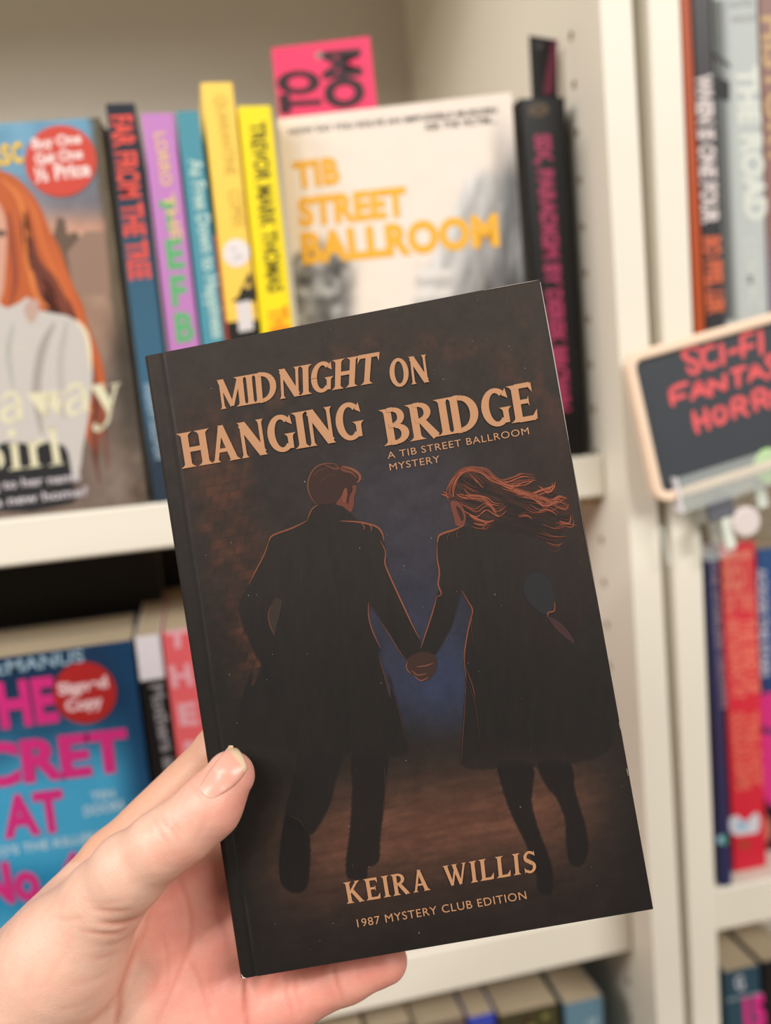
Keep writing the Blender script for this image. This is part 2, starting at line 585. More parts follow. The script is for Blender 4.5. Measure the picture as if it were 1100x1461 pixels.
def shelf_group(fr):
    side = 'left' if fr.o[0] < 10 else 'right'
    row = 'upper' if fr.o[2] > -50 else 'lower' if fr.o[2] > -400 else 'bottom'
    return 'books on the %s shelf of the %s bookcase' % (row, side)

def spine_book(label, p_tl, p_tr, Y, z0, cols, depth=128.0, H=None, lean_right=True, cat='book', group=None, name='paperback_book', a=0.0, wfix=None):
    """a book standing spine out; p_tl, p_tr = the top corners of its spine in the photograph, seen at depth Y"""
    fr0 = Frame((0, Y, 0), (1, 0, 0), (0, 0, 1))
    q0, q1 = fr0.px(*p_tl), fr0.px(*p_tr)
    x0, x1 = q0[0], q1[0]
    if wfix:
        x1 = x0+wfix
    h = H or ((q0[1]+q1[1])/2-z0)
    T = x1-x0
    fr = Frame(((x0+x1)/2, Y, z0), (math.cos(a), math.sin(a), 0), (0, 0, 1))
    e = empty(name, fr, label, cat, group or shelf_group(fr))
    t = T/2
    c = 0.5
    b = MB()
    r = min(1.2, T*0.12)
    prof = [(-t, depth), (-t, r), (-t+r*0.3, r*0.3), (-t+r, 0), (t-r, 0), (t-r*0.3, r*0.3), (t, r), (t, depth)]
    pin = [(-t+c, depth), (-t+c, r), (-t+c, c), (-t+r, c), (t-r, c), (t-c, c), (t-c, r), (t-c, depth)]
    zs = [(zz*h, cc) for zz, cc in cols]
    for k in range(len(zs)-1):
        (za, ca), (zb, cb) = zs[k], zs[k+1]
        if zb-za < 1e-6:
            continue
        for i in range(len(prof)-1):
            b.face([(*prof[i], za), (*prof[i+1], za), (*prof[i+1], zb), (*prof[i], zb)], [ca, ca, cb, cb])
            b.face([(*pin[i+1], za), (*pin[i], za), (*pin[i], zb), (*pin[i+1], zb)], (235, 230, 222))
    for zz, cc in (zs[0], zs[-1]):
        for i in range(len(prof)-1):
            b.face([(*prof[i], zz), (*prof[i+1], zz), (*pin[i+1], zz), (*pin[i], zz)], cc)
    for s_ in (0, -1):
        b.face([(*prof[s_], 0), (*pin[s_], 0), (*pin[s_], h), (*prof[s_], h)], (225, 220, 210))
    b.build('cover', inkm, e)
    b = MB(); b.box(-t+c+0.05, t-c-0.05, c+0.2, depth-0.8, 0.2, h-0.3)
    b.build('page_block', paper, e)
    return e, fr, T, h

def face_book(label, fr, Wd, T, H, func, nx=40, ny=60, group=None, cat='book', spine_col=(40, 40, 44), cover_parts=True, name='paperback_book'):
    """a book standing cover out; local x from the spine edge (0) to the fore-edge (Wd)"""
    e = empty(name, fr, label, cat, group or shelf_group(fr))
    c = 0.5
    b = MB()
    pr = Print(fr, b)
    pr.grid(0, Wd, 0, H, nx, ny, func, 0.0)
    edge = [(0, 0), (Wd, 0), (Wd, H), (0, H)]
    b.box(0, Wd, 0.02, c, 0, H, spine_col)
    b.box(0, c, c, T-c, 0, H, spine_col)
    b.box(0, Wd, T-c, T, 0, H, spine_col)
    b.build('cover', inkm, e, weld=False)
    b = MB(); b.box(c+0.05, Wd-0.8, c+0.05, T-c-0.05, 0.3, H-0.3)
    b.build('page_block', paper, e)
    return e

YS = 28.0
# --- Far from the Tree
e, fr, T, h = spine_book('navy and blue spine with red lettering, second book from the left on the upper shelf',
                         (150, 149), (192, 146.5), YS, Z1, [(0, (44, 56, 70)), (.1, (44, 58, 74)), (.28, (62, 104, 130)), (.55, (58, 98, 122)), (.8, (40, 52, 66)), (1, (38, 42, 54))])
pr = Print(fr); text(pr, 'FAR FROM THE TREE', (157.5, 165.5), (186, 400), (187, 163.5), (226, 84, 72), 0.2, 0.035)
pr.mb.build('title', inkt, e)
pr = Print(fr); text(pr, 'ANDREW SOLOMON', (205, 548), (222, 655), (219, 546), (170, 190, 205), 0.2, 0.01)
pr.mb.build('author_name', inkt, e)
# --- purple
e, fr, T, h = spine_book('purple spine with green stacked capitals, beside the navy blue spine',
                         (200.7, 163), (248, 160), YS, Z1, [(0, (188, 124, 184)), (1, (196, 132, 196))], wfix=16.3)
pr = Print(fr)
text(pr, 'LORRO', (220, 190), (231, 266), (235, 188), (226, 190, 140), 0.2, 0.03)
text(pr, 'THE', (232, 277), (246, 343), (247, 275), (226, 196, 130), 0.2, 0.02)
pr.mb.build('author_name', inkt, e)
pr = Print(fr)
for ch, a_, b_, c_ in [('T', (230, 330), (254, 327), (227, 289)), ('E', (240, 383), (264, 380), (235, 344)), ('F', (246, 436), (268, 434), (242, 396)), ('B', (252, 487), (278, 484), (248, 449))]:
    text(pr, ch, a_, b_, c_, (92, 178, 112), 0.14, 0.04)
pr.mb.build('title', inkt, e)
# --- teal
e, fr, T, h = spine_book('slim teal spine with pale lettering, between the purple and pale yellow spines',
                         (251, 159), (287, 157.5), YS, Z1, [(0, (84, 152, 170)), (1, (80, 148, 164))], wfix=11.6)
pr = Print(fr); text(pr, 'As Free Down to Happiness', (270, 228), (304, 483), (288, 226), (186, 214, 206), 0.2, 0.03)
pr.mb.build('title', inkt, e)
# --- thin orange red booklet
e, fr, T, h = spine_book('thin short orange-red booklet squeezed between teal and pale yellow spines',
                         (305.5, 335), (313.5, 334.6), YS+1.5, Z1, [(0, (190, 96, 62)), (.5, (196, 92, 66)), (1, (186, 78, 58))], wfix=1.9)
# --- pale yellow
e, fr, T, h = spine_book('tall pale yellow spine with white disc, tallest book on the upper left shelf',
                         (286, 118.6), (332, 116.4), YS, Z1, [(0, (36, 32, 26)), (.43, (36, 32, 26)), (.4301, (250, 206, 86)), (1, (250, 212, 98))], wfix=16.3)
pr = Print(fr)
text(pr, 'QUARANTINE', (306, 137), (322, 250), (322, 136), (206, 168, 66), 0.2, 0.0)
text(pr, 'COMIX', (325, 272), (333, 325), (343, 271), (206, 168, 66), 0.2, 0.0)
pr.mb.build('title', inkt, e)
pr = Print(fr)
pr.disc((337, 361), 19, 20, (232, 224, 222), 0.2)
for (x, y, r) in [(333, 356, 4), (341, 366, 5), (334, 370, 3)]:
    pr.disc((x, y), r, r*.7, (206, 196, 194), 0.25)
pr.poly([(331, 430), (339, 424), (344, 412), (350, 400), (356, 388), (360, 402), (363, 430)], (40, 36, 28), 0.15, 3)
pr.disc((353, 408), 5, 4, (226, 186, 84), 0.25)
pr.poly([(337, 432), (357, 428), (362, 470), (341, 474)], (222, 214, 212), 0.2, 1)
pr.mb.build('cover_emblem', inkt, e)
# --- Trevor Mark Thomas
e, fr, T, h = spine_book('bright yellow spine with black capitals, beside the white cover-out paperback',
                         (339, 153), (388, 149), YS, Z1, [(0, (250, 222, 20)), (1, (252, 226, 30))], wfix=17.3)
pr = Print(fr); text(pr, 'TREVOR MARK THOMAS', (356, 175), (383, 418), (377, 173), (104, 92, 14), 0.2, 0.03)
pr.mb.build('author_name', inkt, e)
pr = Print(fr); text(pr, 'THE BOTHY', (383, 440), (397, 560), (408, 436), (238, 146, 24), 0.2, 0.05)
pr.mb.build('title', inkt, e)
# --- black spine
e, fr, T, h = spine_book('black spine with magenta lettering, rightmost book on the upper left shelf',
                         (741, 140), (804, 139.6), 34, Z1, [(0, (9, 7, 7)), (1, (17, 15, 15))], wfix=27.0)
pr = Print(fr)
text(pr, 'SIX, PARADIGM BY DEREK BROWN', (763, 192), (793, 588), (784, 191), (168, 52, 92), 0.2, 0.05)
pr.mb.build('title', inkt, e)
pr = Print(fr); pr.disc((768, 157), 15, 9, (92, 74, 50), 0.2, ang=-.1); pr.disc((768, 157), 10, 5, (62, 48, 36), 0.25, ang=-.1)
pr.mb.build('publisher_mark', inkt, e)

# --- the cover-out paperback at the left (red haired woman)
RZ = 195.6
fr = Frame((-259.0-129*math.cos(.105), YS+129*math.sin(.105), Z1), (math.cos(.105), -math.sin(.105), 0), (0, 0, 1))
def run_cover(px, py, X, Y):
    n = fbm(px/28, py/28, 3)
    c = lerp((112, 158, 186), (120, 118, 126), sstep(215, 300, py+30*(n-.5)+0.25*(px-60)))
    c = lerp(c, (196, 150, 128), sstep(285, 330, py+0*px)*(1-sstep(360, 420, py)))
    c = lerp(c, (158, 128, 110), sstep(340, 400, py+40*(n-.5)))
    c = lerp(c, (112, 98, 90), sstep(470, 560, py))
    br = px-(126+0.128*(py-170))                     # dark building down the right edge
    c = lerp(c, (96, 84, 66), sstep(-4, 6, br+16*(n-.5)))
    c = lerp(c, (70, 62, 54), sstep(420, 520, py)*sstep(-25, 8, br))
    cob = np.where(np.sin(py/5.0+np.floor(px/17)*2)*np.sin(px/5.5+py/40) > .3, 1.0, 0.0)
    c = lerp(c, (126, 108, 96), sstep(590, 650, py)*(0.45+0.3*cob))
    return c+(n[..., None]-.5)*34
e = face_book('cover-out paperback of a red-haired woman with round red price sticker, far left of upper shelf', fr, 129, 21, RZ, run_cover, 56, 84, spine_col=(70, 60, 54))
pr = Print(fr)
houses = [[(74, 345), (82, 310), (92, 312), (96, 335), (108, 330), (118, 345), (122, 400), (80, 400)], [(96, 360), (122, 330), (150, 330), (158, 420), (105, 420)]]
pr.poly(houses[0], (104, 84, 70), 0.1); pr.poly(houses[1], (148, 120, 104), 0.12)
HA = [(-10, 240), (0, 243), (22, 252), (45, 275), (60, 300), (72, 330), (86, 355), (96, 385), (106, 410), (118, 435), (128, 470), (142, 505), (150, 540), (152, 580), (148, 610), (138, 640), (130, 640), (118, 600), (112, 560), (100, 520), (85, 480), (55, 450), (30, 440), (10, 470), (-10, 460)]
pr.poly(HA, (186, 92, 46), 0.16, 3)
for pl_, cc_ in [([(40, 330), (58, 372), (84, 402), (108, 446), (122, 500), (112, 520), (96, 470), (66, 440), (44, 410), (36, 370)], (122, 62, 45)), ([(30, 300), (44, 330), (52, 365), (60, 384), (48, 392), (34, 360)], (92, 50, 40)), ([(62, 412), (88, 430), (100, 462), (84, 470), (66, 445)], (100, 56, 46))]:
    pr.poly(pl_, cc_, 0.18, 3)
for pts, w, col in [([(2, 255), (25, 280), (38, 320), (40, 370), (52, 420), (70, 440)], 9, (214, 122, 62)),
                    ([(20, 262), (48, 300), (62, 350), (80, 390), (98, 430)], 6, (206, 110, 56)),
                    ([(36, 300), (44, 350), (50, 380), (66, 400), (80, 430)], 14, (104, 52, 40)),
                    ([(12, 300), (18, 350), (22, 400), (14, 440)], 10, (150, 72, 46)),
                    ([(60, 400), (80, 420), (98, 450), (112, 490), (128, 540)], 13, (120, 60, 44)),
                    ([(100, 440), (120, 490), (132, 540), (140, 600), (136, 660)], 12, (132, 70, 52)), ([(140, 560), (132, 620), (142, 690)], 6, (110, 64, 52)), ([(146, 570), (150, 620), (154, 670)], 4, (124, 70, 56)),
                    ([(70, 345), (88, 385), (104, 430), (120, 470), (136, 520)], 5, (208, 104, 58))]:
    pr.ribbon(pts, w, col, 0.2)
pr.poly([(-12, 290), (4, 300), (10, 330), (8, 380), (4, 420), (-12, 440)], (206, 156, 134), 0.22, 3)
pr.disc((2, 333), 7, 5, (96, 74, 66), 0.25)
pr.poly([(-12, 452), (10, 440), (28, 432), (40, 424), (50, 440), (72, 446), (100, 452), (118, 470), (128, 500), (132, 530), (128, 580), (118, 640), (100, 690), (-12, 700)], (198, 192, 186), 0.24, 3)
pr.poly([(34, 442), (44, 426), (56, 432), (54, 450), (44, 462)], (190, 160, 146), 0.27, 3)
for pts, w, col in [([(78, 460), (60, 500), (52, 560), (60, 620)], 13, (168, 158, 152)), ([(20, 460), (12, 500), (20, 560)], 8, (180, 178, 172)),
                    ([(96, 458), (86, 520), (92, 600)], 9, (184, 176, 172)), ([(108, 456), (124, 480), (130, 530)], 7, (226, 210, 180)), ([(0, 500), (40, 496)], 6, (216, 208, 190))]:
    pr.ribbon(pts, w, col, 0.28)
pr.poly([(-12, 640), (30, 632), (60, 630), (92, 636), (100, 660), (104, 690), (104, 718), (-12, 729)], (38, 38, 40), 0.3, 2)
pr.mb.build('cover_picture', inkt, e)
pr = Print(fr)
def didone(pr, glyphs, col, off):
    for g in glyphs:
        if g[0] == 's': pr.poly(g[1], col, off)
        else: pr.ribbon(g[1], g[2], col, off, 6, g[3] if len(g) > 3 else (.3, .3))
def stemp(x0, y0, x1, y1, w):
    return ('s', [(x0-w/2, y0), (x0+w/2, y0-1), (x1+w/2, y1-1), (x1-w/2, y1)])
IV = (222, 216, 184)
didone(pr, [   # a w a y
    stemp(26, 567, 29, 600, 9), ('r', [(28, 568), (20, 561), (8, 564), (4, 574)], 6), ('r', [(27, 578), (10, 583), (4, 593), (12, 601), (26, 594)], 8), ('r', [(29, 598), (36, 599)], 4),
    ('s', [(38, 562), (60, 559), (70, 588), (64, 596)]), ('s', [(58, 560), (80, 557), (87, 585), (82, 593)]), ('r', [(64, 595), (72, 560)], 3, (1, 1)), ('r', [(84, 591), (91, 558)], 3, (1, 1)), ('s', [(84, 558), (97, 556), (97, 558), (84, 560)]),
    stemp(119, 554, 123, 588, 9), ('r', [(121, 556), (113, 549), (101, 552), (97, 562)], 6), ('r', [(120, 566), (103, 571), (97, 581), (105, 591), (119, 582)], 8), ('r', [(123, 587), (131, 587)], 4),
    ('s', [(130, 551), (146, 548), (160, 576), (154, 590)]), ('s', [(128, 550), (150, 547), (150, 549), (128, 552)]), ('s', [(156, 549), (172, 546), (172, 548), (156, 551)]), ('r', [(166, 549), (158, 580), (154, 600), (146, 610), (137, 608)], 4, (1, 1)), ('r', [(150, 608), (138, 612), (136, 604)], 8),
    # G i r l
    ('r', [(-4, 640), (2, 655), (0, 668)], 8),
    stemp(20, 632, 24, 668, 10), ('s', [(13, 669), (35, 666), (35, 668), (13, 671)]), ('s', [(12, 633), (24, 631), (24, 634), (12, 636)]),
    stemp(45, 630, 50, 665, 10), ('s', [(38, 666), (60, 663), (60, 665), (38, 668)]), ('s', [(36, 631), (48, 629), (48, 632), (36, 634)]), ('r', [(50, 640), (56, 630), (64, 632)], 6),
    stemp(74, 610, 82, 661, 10), ('s', [(70, 663), (91, 660), (91, 662), (70, 665)]), ('s', [(65, 612), (78, 609), (78, 612), (65, 615)])], IV, 0.36)
pr.disc((17, 618), 6, 6, IV, 0.36)
pr.mb.build('title', inkt, e)
pr = Print(fr)
text(pr, 'asc', (-14, 238), (34, 231), (-19, 196), (228, 186, 70), 0.36, 0.02)
pr.mb.build('author_name', inkt, e)
pr = Print(fr)
text(pr, 'belong to her name', (-60, 705), (116, 685), (-62, 693), (206, 198, 204), 0.36, 0.02)
text(pr, 'and a new home?', (-50, 728), (126, 706), (-52, 716), (206, 198, 204), 0.36, 0.02)
pr.mb.build('tagline', inkt, e)
pr = Print(fr)
pr.disc((87, 230), 51, 51, (204, 76, 62), 0.5, 48)
st = pr.mb.build('price_sticker', inkm, e)
st['label'] = 'round red price sticker'
pr = Print(fr)
text(pr, 'Buy One', (47, 213), (117, 204), (45, 199), (240, 214, 210), 0.6, 0.04)
text(pr, 'Get One', (51, 235), (119, 226), (49, 220), (240, 214, 210), 0.6, 0.04)
text(pr, '\u00bd Price', (51, 260), (130, 250), (48, 240), (240, 214, 210), 0.6, 0.04)
pr.mb.build('sticker_lettering', inkt, st)

# --- Tib Street Ballroom, turned a little
tl = Frame((0, 48, 0), (1, 0, 0), (0, 0, 1)).px(395, 170)
xa, ya = -167.9, 48.0
xb, yb = -46.3, 14.5
L = math.hypot(xb-xa, yb-ya)
fr = Frame((xa, ya, Z1), (xb-xa, yb-ya, 0), (0, 0, 1))
def tib_cover(px, py, X, Y):
    n = fbm(px/16, py/16, 11)
    n2 = fbm(px/7, py/60, 5)
    c = lerp((234, 220, 206), (240, 226, 214), n)
    # tower block in perspective at the right
    edge = 660-(py-250)*0.42
    tb = sstep(0, 14, px-edge)*sstep(228, 262, py+0.06*(px-700)*-1)
    fl = np.where(np.abs(np.sin((px-edge)/(9+0.02*(px-edge)))) > .62, 1.0, 0.0)
    g = 196-90*sstep(0, 120, px-edge)+fl*20-60*sstep(350, 460, py)*sstep(640, 740, px)+(n2-.5)*60
    c = lerp(c, np.stack([g, g, g*1.0], -1) if False else (150, 150, 150), tb*0.0)
    G = np.stack([g, g*0.99, g*0.98], -1)
    c = c*(1-tb[..., None]*.9)+G*(tb[..., None]*.9)
    d2 = sstep(690, 735, px)*sstep(150, 260, py+(728-px)*1.2)
    g2 = 112+(n2-.5)*150
    c = c*(1-d2[..., None]*.75)+np.stack([g2, g2, g2], -1)*(d2[..., None]*.75)
    # street clutter lower left
    m1 = sstep(0, 26, (py-(330+np.abs(px-455)*0.55+30*(n-.5))))*(1-sstep(485, 520, px))*sstep(395, 408, px)
    g3 = 118+(fbm(px/13, py/13, 21)-.5)*230
    c = c*(1-m1[..., None]*.85)+np.stack([g3, g3*1.0, g3*1.0], -1)*(m1[..., None]*.85)
    m2 = sstep(375, 385, py)*sstep(585, 600, px)*(1-sstep(640, 650, px))
    g4 = 208-20*np.sign(np.sin(py/4.5))
    c = c*(1-m2[..., None]*.8)+np.stack([g4, g4*.97, g4*.94], -1)*(m2[..., None]*.8)
    return c
e = face_book('white cover-out paperback with orange capitals and grey street photo, behind the held book', fr, L, 16, 198.3, tib_cover, 64, 96, spine_col=(228, 220, 212))
pr = Print(fr); OR = (240, 178, 56)
text(pr, 'TIB', (421, 268), (486, 260), (417, 234), OR, 0.25, 0.055, 1.06)
text(pr, 'STREET', (427, 322), (581, 306), (424, 285), OR, 0.25, 0.055, 1.06)
text(pr, 'BALLROOM', (432, 375), (713, 348), (428, 335), OR, 0.25, 0.055, 1.06)
pr.mb.build('title', inkt, e)
pr = Print(fr)
text(pr, 'HOW DO YOU SOLVE AN IMPOSSIBLE MURDER?', (413, 192), (710, 161), (412, 184), (78, 72, 68), 0.25, 0.02)
text(pr, 'ASK THE VICTIM...', (606, 186), (708, 175), (605, 177), (78, 72, 68), 0.25, 0.02)
pr.mb.build('tagline', inkt, e)

# --- pink card standing behind it
cardm = mat('pink card', (238, 62, 106), 0.55, 0.3)
fr = Frame((-137, 74, 202), (1, 0, 0), (0, 0, 1))
c4 = [fr.px(*p) for p in ((398, 165), (538, 152), (527, 52), (387, 69))]
b0 = (c4[0]+c4[1])/2; up = (c4[3]-c4[0]+c4[2]-c4[1])/2; up = up/np.linalg.norm(up)
bl_, br_ = c4[0]-up*205/up[1]*1.0, c4[1]-up*205/up[1]*1.0
bl_[1], br_[1] = -201.9, -201.9
b = MB()
P4 = [bl_, br_, c4[2], c4[3]]
e = empty('shelf_card', fr, 'bright pink card with black sideways capitals, standing behind the white paperback', 'card')
b.face([(p[0], 0, p[1]) for p in P4]); b.face([(p[0], .5, p[1]) for p in P4[::-1]])
for i in range(4):
    p, q = P4[i], P4[(i+1) % 4]
    b.face([(p[0], 0, p[1]), (p[0], .5, p[1]), (q[0], .5, q[1]), (q[0], 0, q[1])])
b.build('card', cardm, e)
pr = Print(fr)
text(pr, 'TO', (456, 160), (450, 99), (405, 163), (44, 18, 26), 0.15, 0.06)
text(pr, 'OM', (518, 152), (510, 69), (469, 157), (44, 18, 26), 0.15, 0.06)
pr.mb.build('lettering', inkt, e)
pr = Print(fr); pr.disc((455, 79), 5.5, 5.5, (150, 130, 122), 0.2, 16); pr.mb.build('punched_hole', inkt, e)

# --- black hanging tag behind the black spine
fr = Frame((-9, 47, 0), (1, 0, 0), (0, 0, 1))
q = [fr.px(*p) for p in ((754, 134), (791, 134), (797, 57), (754, 50.5))]
fr2 = Frame((q[0][0], 47, 150), (1, 0, 0), (0, 0, 1))
q = [fr2.px(*p) for p in ((756, 134), (788, 134), (795, 57), (755, 50.5))]
e = empty('bookmark_tag', fr2, 'narrow black bookmark with dark pink edge, sticking up from the black spined book', 'tag')
b = MB()
q[0] = np.array([q[0][0], 0.0]); q[1] = np.array([q[1][0], 0.0])
b.face([(p[0], 0, p[1]) for p in q]); b.face([(p[0], .6, p[1]) for p in q[::-1]])
for i in range(4):
    p, r = q[i], q[(i+1) % 4]
    b.face([(p[0], 0, p[1]), (p[0], .6, p[1]), (r[0], .6, r[1]), (r[0], 0, r[1])])
b.build('card', mat('black card', (16, 13, 14), 0.5, 0.3), e)
pr = Print(fr2); pr.poly([(787, 57), (796, 58), (789, 134), (774, 134)], (104, 36, 58), 0.15); pr.mb.build('pink_stripe', inkt, e)
pr = Print(fr2); pr.disc((770, 66), 4, 5, (74, 68, 68), 0.2, 16); pr.mb.build('punched_hole', inkt, e)

# --- lower left shelf
fr0 = Frame((0, YS, 0), (1, 0, 0), (0, 0, 1))
BX = fr0.px(187.5, 915)[0]; BH = 211.0
frb = Frame((BX-129, YS+1, Z2), (1, 0, 0), (0, 0, 1))
def blue_cover(px, py, X, Y):
    n = fbm(px/30, py/30, 31)
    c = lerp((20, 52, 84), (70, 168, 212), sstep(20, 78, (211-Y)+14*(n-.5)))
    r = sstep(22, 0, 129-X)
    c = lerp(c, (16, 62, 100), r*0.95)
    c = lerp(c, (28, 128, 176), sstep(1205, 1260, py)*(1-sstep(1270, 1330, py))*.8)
    return c+(n[..., None]-.5)*14
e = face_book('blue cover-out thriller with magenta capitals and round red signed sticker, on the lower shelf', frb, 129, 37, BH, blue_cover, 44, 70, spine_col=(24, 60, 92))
pr = Print(frb); MG = (214, 44, 130)
text(pr, 'THE', (-44, 1043), (85, 1026), (-54, 984), MG, 0.3, 0.045)
text(pr, 'SECRET', (-125, 1134), (186, 1096), (-133, 1078), MG, 0.3, 0.045)
text(pr, 'AT', (6, 1194), (96, 1182), (-2, 1140), MG, 0.3, 0.045)
text(pr, 'No. 4', (-24, 1291), (122, 1270), (-34, 1238), MG, 0.3, 0.045)
pr.mb.build('title', inkt, e)
pr = Print(frb); WL = (196, 222, 236)
text(pr, 'KAREN McMANUS', (-150, 985), (120, 944), (-152, 967), (150, 178, 196), 0.3, 0.02)
pr.mb.build('author_name', inkt, e)
pr = Print(frb)
text(pr, "WHO'S THE KILLER?", (-40, 1228), (143, 1198), (-42, 1216), WL, 0.3, 0.02)
text(pr, 'TEN', (131, 1142), (165, 1137), (129, 1131), WL, 0.3, 0.02)
text(pr, 'DOORS', (121, 1164), (178, 1154), (119, 1151), WL, 0.3, 0.02)
pr.mb.build('tagline', inkt, e)
pr = Print(frb); pr.disc((121, 988), 45, 44, (176, 38, 38), 0.5, 48)
st = pr.mb.build('signed_sticker', inkm, e); st['label'] = 'round red signed copy sticker'
pr = Print(frb)
text(pr, 'Signed', (84, 991), (155, 979), (81, 976), (232, 196, 200), 0.6, 0.05)
text(pr, 'Copy', (95, 1015), (148, 1006), (92, 1000), (232, 196, 200), 0.6, 0.05)
pr.mb.build('sticker_lettering', inkt, st)
frc = Frame((BX-131, YS+40, Z2), (1, 0, 0), (0, 0, 1))
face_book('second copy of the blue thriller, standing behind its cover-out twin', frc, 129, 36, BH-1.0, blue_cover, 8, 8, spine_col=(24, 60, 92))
for xx, yy_, hh, ww, lb in ((BX-126, YS+92, 246, 140, 'added black book standing in for the shade behind the two blue thrillers, under the middle shelf'), (BX-14, YS+136, 248, 150, 'added black book standing in for the shade behind the coral and white-topped spines, under the middle shelf')):
    frd = Frame((xx, yy_, Z2), (1, 0, 0), (0, 0, 1))  # made-up books, added so the space under the shelf reads dark
    face_book(lb, frd, ww, 24, hh, lambda px, py, X, Y: np.zeros(px.shape+(3,))+np.array((34, 31, 28.0)), 4, 4, spine_col=(34, 31, 28), name='added_dark_book')
# white and black spine
e, fr, T, h = spine_book('black spine with white top block, beside the blue thriller on the lower shelf',
                         (192, 909), (227, 905), YS, Z2, [(0, (18, 17, 19)), (.885, (18, 17, 19)), (.886, (226, 220, 226)), (1, (226, 220, 226))], wfix=13.2)
pr = Print(fr); text(pr, 'Mothers and Sons', (214, 978), (250, 1180), (232, 975), (142, 138, 142), 0.2, 0.03)
pr.mb.build('title', inkt, e)
# coral spine
e, fr, T, h = spine_book('coral pink spine with pale stacked capitals, next to the black and white spine',
                         (231, 903), (300, 894), YS, Z2, [(0, (232, 104, 108)), (1, (228, 98, 104))], wfix=25.0)
pr = Print(fr)
for ch, a_, b_, c_ in [('T', (238, 925), (270, 921), (236, 902)), ('H', (246, 980), (276, 976), (241, 952)), ('E', (257, 1034), (284, 1031), (253, 1006)), ('R', (266, 1088), (294, 1085), (262, 1060))]:
    text(pr, ch, a_, b_, c_, (232, 168, 178), 0.2, 0.05)
pr.mb.build('title', inkt, e)

# --- bottom left shelf: tops of a row of books
ZB = SHELVES_Z[3]
row = [('tan paged book with a dull brown spine, leftmost in the bottom row', 452, 520, 1475, (96, 78, 66), 122),
       ('book with a grey brown spine, second from the left in the bottom row', 524, 588, 1466, (120, 104, 92), 126),
       ('book with a dusky pink brown spine, left of the blue spine in the bottom row', 592, 664, 1459, (110, 92, 82), 120),
       ('bright blue spine in the bottom row under the lower shelf', 668, 706, 1449, (58, 74, 178), 124),
       ('dark green and brown mottled spine in the bottom row', 711, 797, 1441, (66, 62, 38), 130),
       ('steel blue spine at the right end of the bottom row', 805, 860, 1428, (96, 130, 148), 118)]
xprev = None
for lab, xa_, xb_, yy, col, dp in row:
    e, fr, T, h = spine_book(lab, (xa_, yy+3), (xb_, yy-3), YS+2, ZB, [(0, col), (1, col)], depth=dp)
    if 'mottled' in lab:
        pr = Print(fr)
        for k in range(16):
            x_, y_ = random.uniform(-T/2+4, T/2-4), random.uniform(h-70, h-3)
            pr.disc((x_, y_), random.uniform(2, 3.5), random.uniform(1.5, 3), random.choice([(120, 116, 60), (70, 36, 28), (36, 36, 26)]), 0.2+0.01*k, 12, True)
        pr.mb.build('spine_picture', inkt, e)
    if 'steel' in lab:
        pr = Print(fr); text(pr, 'THE RIVER', (836, 1452), (840, 1520), (850, 1450), (170, 190, 200), 0.2, 0.02); pr.mb.build('title', inkt, e)

# --- right bay, upper shelf
YR = 27.0+1
e, fr, T, h = spine_book('thin orange spine against the side panel, leftmost on the right upper shelf',
                         (970.5, 0), (985.5, 0), YR, Z1, [(0, (196, 88, 40)), (1, (190, 82, 36))], H=262, wfix=6.3)
e, fr, T, h = spine_book('charcoal spine with white and orange block lettering, beside the thin orange spine',
                         (986.5, 0), (1015, 0), YR, Z1, [(0, (58, 56, 60)), (.7, (50, 48, 52)), (1, (72, 70, 72))], H=258, wfix=12.0)
pr = Print(fr)
text(pr, 'WHEN IS ONE FOUR', (993, 106), (1003, 320), (1014, 106), (226, 214, 212), 0.2, 0.055)
pr.mb.build('title', inkt, e)
pr = Print(fr); text(pr, 'BO FFEL LER', (1004, 338), (1010, 449), (1026, 337), (220, 108, 70), 0.2, 0.05); pr.mb.build('author_name', inkt, e)
e, fr, T, h = spine_book('wide silver grey spine with pale vertical title, on the right upper shelf',
                         (1018, 0), (1081, 0), YR, Z1, [(0, (190, 196, 194)), (1, (186, 192, 190))], H=266, wfix=28.0)
pr = Print(fr)
text(pr, 'THE ROAD', (1050, 95), (1065, 315), (1079, 94), (222, 226, 216), 0.2, 0.04); pr.mb.build('title', inkt, e)
pr = Print(fr)
text(pr, 'CORMAC', (1060, 340), (1068, 440), (1078, 339), (208, 212, 206), 0.2, 0.02)
pr.mb.build('author_name', inkt, e)
pr = Print(fr)
text(pr, 'NOVEL', (1040, 12), (1076, 8), (1040, 2), (160, 164, 162), 0.2, 0.02)
text(pr, 'PRIZE', (1044, 33), (1078, 29), (1044, 24), (160, 164, 162), 0.2, 0.02)
pr.mb.build('prize_line', inkt, e)
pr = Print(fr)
for q4, ca_, cb_ in [(((1018.5, 0), (1028, 0), (1047, 457), (1036, 457)), (46, 46, 46), (120, 124, 122)), (((1028, 0), (1040, 0), (1056, 457), (1047, 457)), (120, 124, 122), (188, 194, 192))]:  # shade of the rounded spine, painted dark to grey along its left
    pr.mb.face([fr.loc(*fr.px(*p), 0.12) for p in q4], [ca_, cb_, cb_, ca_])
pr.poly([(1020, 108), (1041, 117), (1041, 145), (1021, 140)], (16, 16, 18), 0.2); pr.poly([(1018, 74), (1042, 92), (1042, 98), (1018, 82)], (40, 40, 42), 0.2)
pr.mb.build('spine_picture', inkt, e)  # picture marks together with the painted shade
e, fr, T, h = spine_book('mauve brown spine with gold lettering, cut by the right edge of the photo',
                         (1082.5, 0), (1140, 0), YR, Z1, [(0, (128, 120, 136)), (.35, (132, 122, 134)), (.5, (140, 104, 96)), (1, (146, 112, 104))], H=255, wfix=26)
pr = Print(fr); text(pr, 'HISTORY', (1086, 24), (1098, 240), (1116, 22), (206, 172, 122), 0.2, 0.02); pr.mb.build('title', inkt, e)

